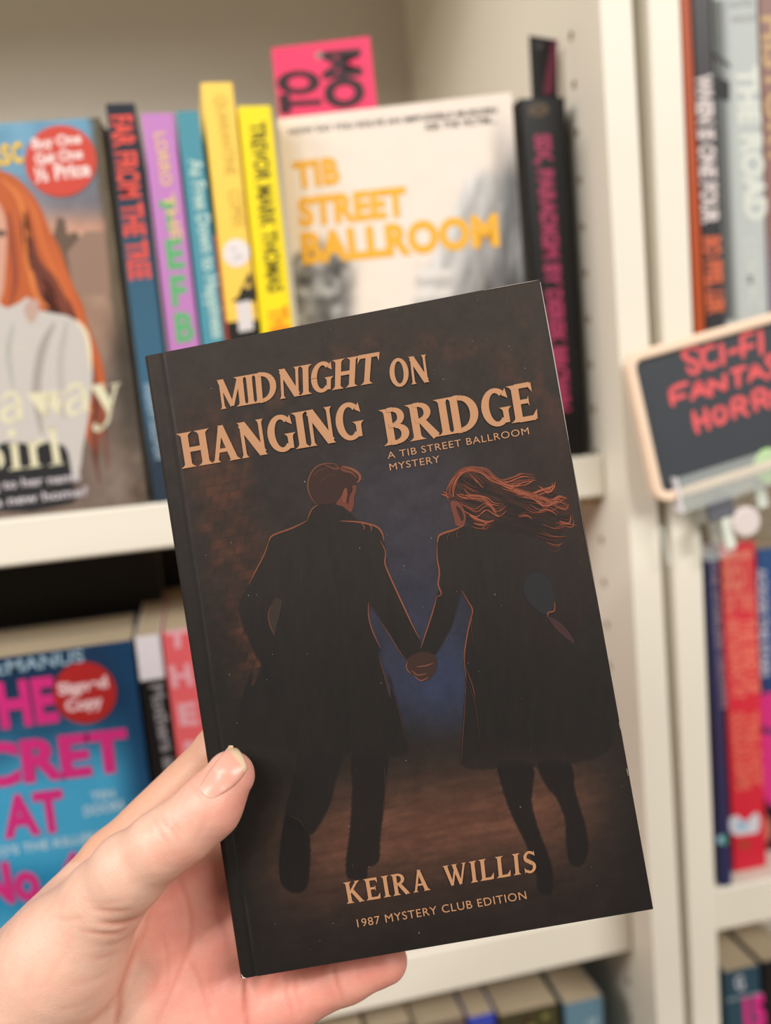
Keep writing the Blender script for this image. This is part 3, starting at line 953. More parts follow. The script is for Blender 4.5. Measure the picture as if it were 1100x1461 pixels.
# --- right bay, lower shelf
e, fr, T, h = spine_book('thin navy spine with faint lettering, leftmost on the right lower shelf',
                         (1008.5, 790), (1023.5, 789), YS, Z2, [(0, (40, 46, 92)), (.45, (58, 50, 86)), (1, (56, 68, 112))], wfix=7.2)
pr = Print(fr)
text(pr, 'THE STARLESS CROWN', (1013, 800), (1029, 1010), (1022, 799), (156, 132, 142), 0.2, 0.02); pr.mb.build('title', inkt, e)
pr = Print(fr); pr.disc((1032, 1198), 6, 8, (70, 140, 110), 0.2, 16); pr.disc((1027, 1198), 4, 6, (150, 190, 220), 0.22, 16); pr.mb.build('publisher_mark', inkt, e)
e, fr, T, h = spine_book('red spine crowded with orange lettering, on the right lower shelf under the sign',
                         (1027, 778), (1078, 771), 40, Z2, [(0, (212, 34, 58)), (.3, (218, 44, 62)), (1, (226, 58, 74))], wfix=24.5)
pr = Print(fr)
text(pr, 'BEST', (1032, 842), (1074, 836), (1030, 792), (238, 130, 112), 0.2, 0.04)
text(pr, 'OF THE', (1034, 876), (1076, 870), (1032, 850), (238, 130, 112), 0.2, 0.04)
text(pr, 'RESTAURANT AT', (1036, 884), (1046, 998), (1052, 882), (238, 122, 104), 0.2, 0.05)
text(pr, 'THE END OF', (1056, 882), (1064, 990), (1076, 880), (238, 122, 104), 0.2, 0.05)
text(pr, 'DOUGLAS ADAMS', (1042, 1018), (1052, 1128), (1060, 1016), (232, 110, 92), 0.2, 0.05)
text(pr, 'TRILOGY', (1064, 1016), (1072, 1124), (1080, 1014), (232, 110, 92), 0.2, 0.05)
pr.mb.build('title', inkt, e)
pr = Print(fr)
pr.poly([(1041, 1168), (1052, 1164), (1064, 1172), (1076, 1160), (1083, 1164), (1082, 1186), (1066, 1190), (1052, 1192), (1042, 1186)], (216, 214, 222), 0.2, 3)
pr.disc((1058, 1178), 9, 6, (150, 190, 220), 0.25, 16); pr.disc((1062, 1205), 9, 6, (176, 66, 40), 0.25, 16)
pr.mb.build('spine_picture', inkt, e)
e, fr, T, h = spine_book('dark blue spine splashed with magenta, at the photo edge on the right lower shelf',
                         (1079.5, 784), (1135, 776), 56, Z2, [(0, (30, 26, 34)), (.12, (30, 26, 34)), (.35, (34, 52, 98)), (.8, (48, 82, 138)), (1, (58, 96, 150))], wfix=28)
pr = Print(fr)
text(pr, 'ACROSS THE STARS', (1080, 812), (1086, 966), (1092, 810), (204, 206, 220), 0.2, 0.03); pr.mb.build('author_name', inkt, e)
pr = Print(fr)
for pts in [[(1082, 998), (1096, 988), (1116, 994), (1118, 1030), (1098, 1040), (1084, 1030)], [(1084, 1052), (1104, 1048), (1120, 1060), (1116, 1130), (1100, 1150), (1086, 1120)]]:
    pr.poly(pts, (216, 48, 132), 0.2, 3)
pr.disc((1092, 1183), 8, 18, (196, 120, 100), 0.2, 18)
pr.mb.build('spine_picture', inkt, e)

# --- right bay, bottom shelf
e, fr, T, h = spine_book('petrol blue spine with magenta numerals, at the bottom right under the shelf',
                         (1034.5, 1387), (1085, 1377), YS+2, ZB, [(0, (48, 78, 96)), (1, (44, 74, 92))], wfix=25, depth=118)
pr = Print(fr); text(pr, 'G', (1050, 1412), (1062, 1410), (1048, 1394), (190, 196, 206), 0.2, 0.04); pr.poly([(1036, 1426), (1086, 1415), (1086, 1418), (1036, 1429)], (140, 156, 166), 0.2)
pr.mb.build('publisher_mark', inkt, e)
pr = Print(fr); text(pr, '15', (1063, 1470), (1093, 1464), (1060, 1427), (222, 44, 140), 0.2, 0.06); pr.mb.build('volume_number', inkt, e)
e, fr, T, h = spine_book('black spine at the bottom right corner of the photo', (1088, 1372), (1140, 1362), YS+2, ZB, [(0, (24, 22, 26)), (1, (24, 22, 26))], wfix=24, depth=118)

# ------------------------------------------------------------------ chalkboard sign in a clear clip
ang = math.radians(10.0)
ex, ey = (math.cos(ang), 0, math.sin(ang)), (-math.sin(ang), 0, math.cos(ang))
frs = Frame((8.0, -15, -27.5), ex, ey)
tlx = frs.px(893, 520); blx = frs.px(931, 712); tpx = frs.px(1000, 475); btx = frs.px(1010, 697)
SX0 = (tlx[0]+blx[0])/2; SY1 = tpx[1]; SY0 = btx[1]; SX1 = SX0+122.0
signm = mat('pale wood frame', (246, 218, 192), 0.5, 0.3, 0.06, 40)
slate = mat('black chalkboard', (58, 63, 70), 0.5, 0.55, 0.05, 30)
chalk = print_mat('liquid chalk', 0.8, 0.2)
def rrect(x0, x1, y0, y1, r, n=6):
    P = []
    for cx, cy, a0 in ((x1-r, y1-r, 0), (x0+r, y1-r, 90), (x0+r, y0+r, 180), (x1-r, y0+r, 270)):
        for k in range(n+1):
            a = math.radians(a0+90*k/n)
            P.append((cx+r*math.cos(a), cy+r*math.sin(a)))
    return P
e = empty('chalkboard_sign', frs, 'small black chalkboard with wooden frame and red handwriting, in a clear clip', 'sign')
fw, ft = 5.2, 2.6
out = rrect(SX0, SX1, SY0, SY1, 8.5); mid = rrect(SX0+1, SX1-1, SY0+1, SY1-1, 7.5); mid2 = rrect(SX0+fw-1, SX1-fw+1, SY0+fw-1, SY1-fw+1, 4.6); inn = rrect(SX0+fw, SX1-fw, SY0+fw, SY1-fw, 4)
rings = [(out, 2.5), (out, -1.6), (mid, -2.6), (mid2, -2.6), (inn, -1.8), (inn, 0.2)]
b = MB()
n = len(out)
for (A, ya_), (B_, yb_) in zip(rings[:-1], rings[1:]):
    for i in range(n):
        j = (i+1) % n
        b.face([(A[i][0], ya_, A[i][1]), (A[j][0], ya_, A[j][1]), (B_[j][0], yb_, B_[j][1]), (B_[i][0], yb_, B_[i][1])])
b.face([(p[0], 2.5, p[1]) for p in out])
b.build('frame', signm, e, smooth=False)
b = MB(); b.face([(p[0], 0, p[1]) for p in inn]); b.build('board', slate, e)
pr = Print(frs)
def cz(l): return [(930+x/6.47, 450+y/6.47) for x, y in l]
RD = (230, 100, 104)
strokes = [[(430, 320), (390, 295), (325, 312), (292, 360), (330, 405), (395, 430), (428, 478), (405, 525), (360, 525), (335, 490)],
           [(570, 285), (505, 300), (467, 370), (485, 445), (540, 475), (600, 440)], [(640, 272), (650, 360), (655, 445)], [(715, 345), (750, 330), (790, 318)],
           [(925, 160), (880, 170), (840, 190)], [(832, 185), (836, 280), (840, 375)], [(840, 305), (885, 290), (930, 275)], [(1000, 150), (1006, 250), (1010, 350)],
           [(320, 628), (250, 650), (180, 685)], [(175, 685), (180, 750), (192, 820)], [(190, 775), (240, 755), (300, 738)],
           [(372, 768), (400, 690), (428, 622), (470, 680), (515, 735)], [(400, 720), (440, 705), (480, 695)],
           [(545, 735), (538, 660), (532, 600)], [(535, 605), (610, 645), (680, 685)], [(678, 685), (672, 620), (668, 555)],
           [(738, 515), (800, 498), (858, 480)], [(790, 505), (792, 580), (796, 648)], [(900, 600), (925, 530), (952, 470), (1005, 530), (1060, 578)], [(930, 552), (970, 540), (1010, 530)],
           [(1140, 375), (1090, 375), (1065, 410), (1085, 450), (1120, 480), (1120, 530), (1080, 560)], [(1170, 350), (1200, 400), (1210, 430)], [(1250, 320), (1215, 420), (1200, 520)],
           [(385, 900), (400, 990), (422, 1075)], [(490, 870), (505, 950), (525, 1040)], [(410, 992), (460, 970), (510, 952)],
           [(625, 845), (580, 880), (572, 940), (610, 992), (655, 975), (678, 915), (660, 860), (625, 845)],
           [(735, 795), (748, 870), (760, 940)], [(735, 793), (800, 765), (860, 785), (840, 830), (755, 862)], [(790, 850), (835, 880), (880, 912)],
           [(930, 712), (945, 790), (962, 870)], [(930, 710), (1000, 690), (1050, 712), (1030, 765), (950, 790)], [(985, 778), (1035, 810), (1080, 842)],
           [(1160, 690), (1115, 720), (1110, 775), (1150, 820), (1195, 790), (1200, 730), (1160, 690)], [(1250, 640), (1265, 720), (1280, 790)], [(1250, 640), (1310, 620), (1340, 650), (1265, 710)], [(1290, 705), (1370, 760)]]
for i, s_ in enumerate(strokes):
    pr.ribbon(cz(s_), 7.6, RD, 0.12+0.002*i, 5, (0.75, 0.75))
    for p in (cz(s_)[0], cz(s_)[-1]):
        pr.disc(p, 3.2, 3.3, RD, 0.1, 12)
wr = pr.mb.build('handwriting', chalk, e, weld=False)
wr['label'] = 'red chalk handwriting'
pr = Print(frs); pr.disc((1098, 664), 23, 25, (182, 222, 142), 0.1, 24); pr.disc((1092, 664), 5, 5, (210, 240, 190), 0.14, 14)
g_ = pr.mb.build('chalk_drawing', chalk, e); g_['label'] = 'pale green chalk shape'

acr = bpy.data.materials.new('clear acrylic')
acr.use_nodes = True
nt = acr.node_tree
pb = nt.nodes['Principled BSDF']
pb.inputs['Base Color'].default_value = (0.9, 0.95, 0.93, 1)
pb.inputs['Roughness'].default_value = 0.12
pb.inputs['Specular IOR Level'].default_value = 0.9
tr = nt.nodes.new('ShaderNodeBsdfTransparent')
tr.inputs[0].default_value = (0.97, 0.98, 0.975, 1)
ms = nt.nodes.new('ShaderNodeMixShader')
ms.inputs[0].default_value = 0.20
nt.links.new(tr.outputs[0], ms.inputs[1]); nt.links.new(pb.outputs[0], ms.inputs[2])
nt.links.new(ms.outputs[0], nt.nodes['Material Output'].inputs['Surface'])
e = empty('sign_clip', frs, 'clear acrylic shelf clip gripping the shelf edge and holding the chalkboard sign', 'clip')
x0c = frs.px(962, 690)[0]
b = MB(); b.box(x0c, x0c+70, -5.0, -3.2, SY0-8, SY0+11.5, bev=.4)
b.box(x0c, x0c+70, -3.2, 5.0, SY0-3.5, SY0-1.0, bev=.4)
b.box(x0c, x0c+70, 3.2, 5.2, SY0-8, SY0+16, bev=.4)
b.build('holder_lip', acr, e)
edge_hl = mat('acrylic edge highlight', (236, 234, 240), 0.35, 0.6)
b = MB(); b.box(x0c-1.2, x0c, -5.0, 5.2, SY0-8.2, SY0+12, bev=.4); b.build('highlight_edge', edge_hl, e)  # pale strip puts the clear edge's highlight into the colour
def slab(name, m_, pa, pb, y0, y1, bev=.6):
    """a block of the clip between two photograph points, y0..y1 mm behind the board's face"""
    a_, c_ = frs.px(*pa, -y0), frs.px(*pb, -y0)
    bb = MB(); bb.box(min(a_[0], c_[0]), max(a_[0], c_[0]), y0, y1, min(a_[1], c_[1]), max(a_[1], c_[1]), bev=bev)
    return bb.build(name, m_, e)
pale = mat('milky acrylic', (226, 232, 222), 0.3, 0.6)
slab('clamp_body', acr, (994, 712), (1052, 790), 5.4, 14)
slab('clamp_arm', acr, (1026, 694), (1056, 712), 5.4, 41.4)
slab('clamp_jaw', pale, (1027, 732), (1052, 781), 3.0, 5.2)
slab('clamp_knuckle', pale, (1076, 690), (1098, 722), 5.4, 9)
slab('hinge_pin', mat('grey hinge', (104, 106, 116), .4), (1008, 716), (1050, 734), 2.0, 4.8)
slab('screw_block', mat('dark screw', (92, 80, 64), .5), (999, 749), (1016, 774), 2.0, 5.0)
slab('side_jaw', acr, (941, 752), (960, 806), 6.0, 8.0)
kc = frs.px(1067, 745)
b = MB(); b.tube((kc[0], 4.6, kc[1]), (kc[0], 1.2, kc[1]), 8.6, 8.6, 32); b.tube((kc[0], 1.2, kc[1]), (kc[0], 0.4, kc[1]), 8.6, 7.4, 32)
b.build('clamp_knob', mat('clear plastic knob', (226, 214, 212), .25, .6), e)
slab('price_dot', mat('pale wooden peg', (232, 206, 170), .5), (1015, 698), (1032, 710), 5.5, 7.5)
#HELDBOOK
# ------------------------------------------------------------------ the held paperback
HB = Frame((-235.772, -199.282, -128.025), (0.9747006, -0.2070833, 0.0841140), (-0.0428620, 0.1961686, 0.9796330), 'held')
QC = [HB.px(*p) for p in ((343, 1397), (932, 1297), (770, 398), (205.5, 508))]     # BL BR TR TL on the cover plane
BW, BHT, BT = 128.9, 198.6, 13.5
held = empty('paperback_book', HB, 'dark brown paperback with a running couple on its cover, held up by a hand', 'book')
coverm = print_mat('matt laminated cover', 0.55, 0.2, 0.05, 700.0)
GA = 0.66            # darkens the front cover's inks evenly
def quad_uv(s, t):
    b = QC[0]*(1-s)+QC[1]*s
    a = QC[3]*(1-s)+QC[2]*s
    return b*(1-t)+a*t
def hseg(px, py, a, b):
    """signed pixel distance left(-)/right(+) of the line a-b (downwards)"""
    dx, dy = b[0]-a[0], b[1]-a[1]
    L_ = math.hypot(dx, dy)
    return ((px-a[0])*dy-(py-a[1])*dx)/L_
def cover_art(px, py):
    n = fbm(px/22, py/22, 41)
    nf = fbm(px/6, py/6, 42)
    c = lerp((66, 56, 50), (54, 47, 43), sstep(420, 720, py))  # ground tone, with the gloss haze painted in as a lighter top
    c = lerp(c, (40, 36, 33), sstep(720, 1000, py))
    # night sky
    ax = np.abs(px-(585+0.06*(py-800)))
    sky = np.exp(-(ax/120.0)**2.6)*sstep(560, 700, py)*(1-sstep(985, 1075, py))
    skc = lerp((66, 61, 67), (54, 56, 74), sstep(700, 980, py))
    c = c*(1-sky[..., None])+skc*sky[..., None]
    glow = np.exp(-((px-632)/46.0)**2-((py-965)/60.0)**2)
    c = c*(1-.5*glow[..., None])+np.array((60, 72, 104.0))*(.5*glow[..., None])
    # brick tunnel: left wall and arch ring
    lx = hseg(px, py, (318, 640), (440, 1180))
    wl = sstep(70, 8, np.abs(lx-(-14)))*sstep(520, 640, py)*(1-sstep(930, 1080, py))
    row = np.floor((py+0.2*px)/13.0)
    bx = (px+0.2*py)/24.0+0.5*(row % 2)
    mort = np.maximum(np.abs((py+0.2*px)/13.0-row-.5)*2, np.abs(bx-np.floor(bx)-.5)*2)
    br = 0.35+0.65*hash2(row.astype(np.int64), np.floor(bx).astype(np.int64), 5)
    br = br*(1-.55*sstep(.82, .98, mort))
    wv = np.clip(wl*(0.35+1.1*(n-.2))*br, 0, 1)
    c = c*(1-wv[..., None])+np.array((104, 62, 46.0))*wv[..., None]
    rr = np.hypot((px-585)/1.0, (py-745)/0.98)
    ring = np.exp(-((rr-262)/20.0)**2)*(1-sstep(640, 740, py))*sstep(.30, .75, n)*(0.4+.6*nf)
    c = c*(1-.42*ring[..., None])+np.array((110, 66, 50.0))*(.42*ring[..., None])
    tr = np.exp(-((px-760)/22.0)**2)*sstep(395, 470, py)*(1-sstep(560, 640, py))*sstep(.45, .8, n)
    c = c*(1-.2*tr[..., None])+np.array((112, 62, 46.0))*(.2*tr[..., None])
    # right side dull red haze
    rh = sstep(700, 800, px)*sstep(560, 640, py)*(1-sstep(720, 900, py))
    c = c*(1-.4*rh[..., None])+np.array((66, 48, 44.0))*(.4*rh[..., None])
    # cobbled road
    road = np.exp(-((py-(1190-0.16*(px-600)))/80.0)**2)*sstep(335, 500, px)*(1-sstep(760, 920, px))
    stripe = 0.82+0.36*fbm(px/34, (py+.17*px)/7, 44)
    c = c*(1-road[..., None])+(np.array((112, 74, 58.0))*stripe[..., None])*road[..., None]
    road2 = np.exp(-((py-1270)/90.0)**2)*sstep(340, 420, px)*(1-sstep(820, 930, px))*.45
    c = c*(1-road2[..., None])+(np.array((80, 56, 46.0))*stripe[..., None])*road2[..., None]
    low = sstep(1240, 1390, py+0.17*(px-343))
    c = c*(1-.55*low[..., None])+np.array((34, 29, 28.0))*(.55*low[..., None])
    c = c*(0.90+0.2*n)[..., None]*(0.94+0.12*nf)[..., None]
    # the score line beside the spine, pale with a darker line alongside
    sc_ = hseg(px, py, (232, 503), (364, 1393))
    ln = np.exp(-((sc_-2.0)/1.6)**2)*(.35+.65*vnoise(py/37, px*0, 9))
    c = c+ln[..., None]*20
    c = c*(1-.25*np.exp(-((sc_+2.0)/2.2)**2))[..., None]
    return c
def c2(l): return [(330+x/3.793, 640+y/3.793) for x, y in l]
def c3(l): return [(580+x/3.667, 640+y/3.667) for x, y in l]
def c4_(l): return [(320+x/1.897, 950+y/1.897) for x, y in l]
coat = c2([(690, 388), (740, 400), (790, 420), (815, 460), (826, 510), (838, 600), (860, 690), (905, 790), (945, 880), (990, 970), (1018, 1030), (1030, 1090), (1000, 1130), (945, 1140), (890, 1060), (850, 990), (800, 920), (752, 850), (745, 900), (760, 980), (792, 1055), (815, 1100), (798, 1112), (830, 1230), (865, 1366)]) \
    + c4_([(445, 20), (470, 110), (497, 232), (470, 244), (410, 248), (330, 236), (250, 240), (180, 232), (100, 215), (30, 190), (40, 110), (75, 10)]) \
    + c2([(110, 1290), (150, 1215), (158, 1160), (140, 1140), (100, 1050), (62, 960), (40, 880), (48, 820), (90, 740), (140, 650), (180, 570), (203, 500), (225, 470), (300, 440), (370, 415), (412, 390), (420, 350), (440, 322), (470, 304), (540, 300), (600, 308), (640, 340)])
wbody = c3([(290, 408), (250, 428), (212, 438), (176, 448), (160, 482), (158, 560), (170, 650), (172, 720), (158, 770), (135, 860), (100, 960), (76, 1042), (90, 1075), (150, 1082), (200, 1000), (242, 920), (272, 810), (290, 742), (322, 800), (346, 862), (328, 930), (312, 1010), (302, 1100), (310, 1200), (305, 1320)]) \
    + c4_([(648, 110), (645, 190), (640, 268), (700, 282), (780, 272), (870, 276), (960, 262), (1040, 230), (1050, 140), (1035, 60), (1000, 10)]) \
    + c3([(1060, 1180), (960, 1130), (880, 1050), (800, 960), (880, 960), (925, 900), (900, 760), (860, 660), (790, 570), (740, 500), (640, 450), (480, 420), (380, 400)])
wh = c3([(240, 268), (222, 262), (215, 230), (232, 170), (262, 122), (312, 98), (372, 100), (430, 118), (480, 158), (560, 170), (640, 190), (720, 220), (800, 250), (850, 300), (862, 380), (820, 440), (760, 500), (690, 470), (560, 440), (470, 430), (400, 410), (340, 400), (310, 380), (300, 340), (286, 300), (262, 280)])
LEGS = [
    (c4_([(350, 225), (440, 230), (436, 320), (430, 400), (422, 470), (418, 530), (388, 548), (384, 575), (334, 575), (330, 520), (340, 440), (346, 330)]), (35, 31, 30)),
    (c4_([(205, 225), (312, 235), (300, 320), (280, 390), (240, 455), (224, 452), (165, 420), (178, 340), (195, 280)]), (37, 33, 31)),
    (c4_([(168, 405), (215, 425), (232, 470), (232, 540), (224, 598), (196, 616), (160, 600), (148, 560), (150, 500), (158, 440)]), (31, 28, 27)),
    (c4_([(742, 262), (835, 268), (832, 360), (850, 440), (880, 520), (890, 575), (884, 620), (850, 610), (842, 560), (815, 480), (780, 410), (755, 340)]), (34, 30, 29)),
    (c4_([(850, 262), (935, 262), (948, 330), (965, 390), (980, 440), (986, 500), (968, 540), (936, 536), (925, 480), (922, 420), (900, 360), (868, 320)]), (34, 30, 29))]
def inside(px, py, pts, sm=3, dx=0.0, dy=0.0):
    P = smooth_line(pts, sm, True)
    r = np.zeros(px.shape, bool)
    x, y = px+dx, py+dy
    for k in range(len(P)):
        (xa, ya), (xb, yb) = P[k-1], P[k]
        if ya == yb:
            continue
        cr = (ya > y) != (yb > y)
        r ^= cr & (x < (xb-xa)*(y-ya)/(yb-ya)+xa)
    return r
def cover_mask(px, py, pts):
    return sum(inside(px, py, pts, 3, a, b_).astype(float) for a in (-.75, .75) for b_ in (-.75, .75))/4
def figures(c, px, py):
    cloth = fbm(px/5, py/26, 55)
    fold = fbm((px-.15*py)/17, py/90, 57)
    def lay(c, m, col):
        return c*(1-m[..., None])+col*m[..., None]
    for pts, col in LEGS:
        m_ = cover_mask(px, py, pts)*.92
        c = lay(c, m_, np.array(col, float)*(0.93+.14*cloth)[..., None])
    tone = 1.14-.26*sstep(760, 1000, py)
    for pts in (coat, wbody):
        m_ = cover_mask(px, py, pts)
        hem = 1-.75*sstep(1040, 1085, py)*0.35
        col = np.array((45, 40, 37.0))*(tone*(0.90+.16*cloth+.12*(fold-.5)))[..., None]
        if pts is wbody:
            col = col+np.array((5, 1, 1.0))*(sstep(700, 800, px)*(1-sstep(850, 1000, py)))[..., None]
        c = lay(c, m_*hem, col)
    m_ = cover_mask(px, py, wh)*.8
    hs_ = fbm((px+py*.4)/30, (py-.35*px)/3.2, 58)
    hc = lerp((46, 37, 34), (96, 58, 45), np.clip((hs_-.42)*2.2, 0, 1)*(1-sstep(735, 775, py)*.8))
    return lay(c, m_, hc)
pr = Print(HB)
nx, ny = 300, 440
S_, T_ = np.meshgrid(np.linspace(0, 1, nx+1), np.linspace(0, 1, ny+1))
UV = (QC[0]*(1-S_)[..., None]+QC[1]*S_[..., None])*(1-T_)[..., None]+(QC[3]*(1-S_)[..., None]+QC[2]*S_[..., None])*T_[..., None]
# the two spine corners are slightly rounded off
r_ = 2.2
for t0, sg in ((0, 1), (1, -1)):
    pass
Wd_ = HB.o+UV[..., :1]*HB.ex+UV[..., 1:]*HB.ey
pp = project(Wd_)
ART = np.clip(figures(cover_art(pp[..., 0], pp[..., 1]), pp[..., 0], pp[..., 1]), 2, 255)
cl = lin(ART)*GA
u_ = S_*BW
scd = hseg(pp[..., 0], pp[..., 1], (232, 503), (364, 1393))/4.5
ZZ = -0.30*np.exp(-(scd/0.55)**2)-1.1*np.clip(1-u_/1.8, 0, 1)**2-0.10*sstep(3, 0, scd)*sstep(0, 2, u_)
def zcover(px, py):
    return 0.0
mb = MB()
mb.v = [(UV[j, i, 0], UV[j, i, 1], ZZ[j, i]) for j in range(ny+1) for i in range(nx+1)]
mb.c = [tuple(cl[j, i]) for j in range(ny+1) for i in range(nx+1)]
for j in range(ny):
    for i in range(nx):
        a = j*(nx+1)+i
        mb.f.append((a, a+1, a+nx+2, a+nx+1))
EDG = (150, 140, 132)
idx = [(0, i) for i in range(nx+1)]+[(j, nx) for j in range(1, ny+1)]+[(ny, i) for i in range(nx-1, -1, -1)]
for k in range(len(idx)-1):
    (j0, i0), (j1, i1) = idx[k], idx[k+1]
    A = (*UV[j0, i0], ZZ[j0, i0]); B = (*UV[j1, i1], ZZ[j1, i1])
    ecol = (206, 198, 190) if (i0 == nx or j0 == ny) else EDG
    mb.face([A, (A[0], A[1], A[2]-0.42), (B[0], B[1], B[2]-0.42), B], ecol)
bl3, br3, tr3, tl3 = [tuple(q) for q in QC]
mb.build('front_cover', coverm, held, weld=False, smooth=False)
# spine, back and pages
b = MB()
th = 9
profile = [(0.0+1.1*(1-math.cos(a)) - 1.1 + 1.1, -1.1-(BT-2.2)*k/th) for k, a in ((k, 0) for k in range(th+1))]
def edge_pt(t, du, w):
    q = QC[0]*(1-t)+QC[3]*t
    return (q[0]+du, q[1], w)
pf = [(0.0, -1.05), (-0.15, -2.2), (-0.2, -BT/2), (-0.15, -BT+2.0), (0.0, -BT+1.0), (0.6, -BT+0.2), (2.0, -BT)]
SPC = (48, 41, 37)
for i in range(len(pf)-1):
    b.face([edge_pt(0, *pf[i]), edge_pt(1, *pf[i]), edge_pt(1, *pf[i+1]), edge_pt(0, *pf[i+1])], SPC)
q = [edge_pt(0, 2.0, -BT), (br3[0], br3[1], -BT), (tr3[0], tr3[1], -BT), edge_pt(1, 2.0, -BT)]
b.face(q[::-1], SPC)
qi = [(p[0], p[1], p[2]+0.4) for p in q]
b.face(qi, (230, 224, 214))
for i in range(4):
    j = (i+1) % 4
    b.face([q[i], q[j], qi[j], qi[i]], EDG)
b.build('spine_and_back', print_mat('printed cover', 0.45, 0.3), held)
b = MB()
ins = 0.5
A0 = [(bl3[0]+1.0, bl3[1]+ins), (br3[0]-ins, br3[1]+ins), (tr3[0]-ins, tr3[1]-ins), (tl3[0]+1.0, tl3[1]-ins)]
top_, bot_ = -0.95, -BT+0.45
b.face([(*p, top_) for p in A0]); b.face([(*p, bot_) for p in A0[::-1]])
for i in range(4):
    j = (i+1) % 4
    b.face([(*A0[i], bot_), (*A0[j], bot_), (*A0[j], top_), (*A0[i], top_)])
b.build('page_block', paper, held)

# printed picture: the couple
pr = Print(HB)
L1, L2, L3 = 0.05, 0.09, 0.13
COAT = (43, 38, 35)
pr.poly(c2([(232, 815), (215, 850), (205, 900), (212, 960), (232, 1010), (246, 960), (262, 900), (275, 830), (258, 812)]), (56, 47, 42), L2, 3)
hair = c2([(414, 200), (420, 150), (440, 118), (466, 96), (510, 80), (570, 84), (620, 94), (668, 112), (694, 138), (700, 164), (686, 190), (664, 196), (640, 214), (612, 214), (600, 240), (590, 270), (560, 296), (470, 304), (448, 290), (424, 250)])
pr.poly(hair, (60, 42, 37), L2, 3)
face_ = c2([(600, 250), (612, 216), (640, 212), (672, 196), (676, 232), (666, 258), (664, 300), (650, 342), (632, 336), (600, 312), (568, 302), (578, 280)])
pr.poly(face_, (108, 62, 50), L2+0.01, 3)
pr.poly(c2([(600, 250), (610, 222), (624, 214), (628, 240), (622, 280), (612, 296), (602, 280)]), (120, 70, 56), L3, 3)
pr.poly(c2([(626, 214), (650, 205), (656, 225), (640, 260), (632, 300), (624, 286), (630, 245)]), (58, 38, 34), L3, 3)
RIM = (128, 76, 55)
for l, w, col in [([(600, 95), (650, 110), (690, 138), (696, 165), (680, 186)], 3.6, (132, 78, 58)), ([(560, 90), (610, 120), (650, 130), (680, 160)], 2.6, (110, 66, 50)), ([(500, 84), (560, 110), (600, 105), (640, 118)], 2.4, (104, 64, 49)),
                  ([(458, 300), (428, 258), (414, 205), (424, 150), (460, 100), (515, 80), (580, 86)], 1.7, (118, 72, 55)),
                  ([(440, 160), (470, 120), (530, 105)], 1.6, (84, 54, 44)), ([(460, 210), (520, 150), (600, 140)], 1.6, (74, 50, 42)),
                  ([(470, 304), (436, 330), (412, 386)], 1.7, RIM), ([(412, 390), (330, 430), (225, 470), (204, 505)], 2.3, RIM), ([(204, 500), (180, 570), (140, 648), (95, 735)], 1.7, RIM), ([(90, 740), (45, 820)], 1.0, (96, 60, 47)),
                  ([(590, 392), (690, 398), (780, 420), (815, 455), (826, 500)], 2.6, (134, 80, 60)), ([(690, 388), (620, 322)], 1.3, (100, 64, 50)),
                  ([(700, 400), (720, 425), (716, 440)], 1.4, RIM), ([(740, 408), (760, 430), (752, 446)], 1.4, RIM),
                  ([(808, 500), (834, 560), (832, 620), (858, 690), (908, 800), (945, 880), (985, 965), (1020, 1030)], 2.2, (132, 80, 60)),
                  ([(800, 930), (850, 1000), (895, 1075), (940, 1140)], 1.2, (104, 66, 52)), ([(742, 830), (744, 910), (766, 990), (808, 1080)], 1.9, (118, 72, 56)),
                  ([(796, 1120), (828, 1225), (862, 1350)], 1.3, (92, 58, 47)), ([(215, 850), (200, 905), (215, 970), (236, 1012)], 1.8, (92, 60, 48))]:
    pr.ribbon(c2(l), w, col, L3, 5, (.3, .3))
# joined hands
pr.poly(c2([(950, 1140), (1000, 1108), (1060, 1100), (1110, 1130), (1110, 1190), (1085, 1235), (1040, 1262), (1000, 1235), (965, 1215), (948, 1185)]), (60, 42, 37), L2, 3)
for l in ([(952, 1150), (948, 1190), (975, 1220)], [(975, 1200), (1010, 1225), (1060, 1215)], [(985, 1225), (1025, 1255), (1070, 1235)], [(1000, 1180), (1050, 1175), (1095, 1160)]):
    pr.ribbon(c2(l), 1.5, (122, 76, 60), L3)
# man's legs and shoes
for l, w in (([(176, 405), (206, 420), (222, 448)], 1.2), ([(432, 260), (436, 330), (426, 420)], 1.2)):
    pr.ribbon(c4_(l), w, (62, 46, 39), L2+.02)
# woman
WC = (43, 37, 35)
pr.poly(c3([(640, 660), (700, 650), (750, 690), (775, 760), (770, 830), (735, 870), (690, 850), (630, 790), (610, 720)]), (45, 43, 46), L2, 3)
pr.poly(c3([(740, 880), (790, 900), (850, 960), (880, 1020), (820, 980), (770, 930)]), (66, 46, 44), L2, 3)
pr.ribbon(c3([(738, 885), (742, 858), (772, 848), (775, 800)]), 2.2, (122, 72, 54), L3)
pr.poly(c3([(232, 275), (262, 275), (290, 300), (310, 350), (305, 392), (292, 408), (258, 402), (250, 370), (240, 335), (231, 300)]), (112, 64, 51), L2+.005, 3)
pr.poly(c3([(258, 300), (285, 318), (300, 360), (290, 380), (272, 345)]), (62, 40, 35), L2+.012, 3)
random.seed(3)
HC = [(150, 82, 58), (128, 70, 52), (108, 60, 46), (164, 92, 66), (92, 54, 43)]
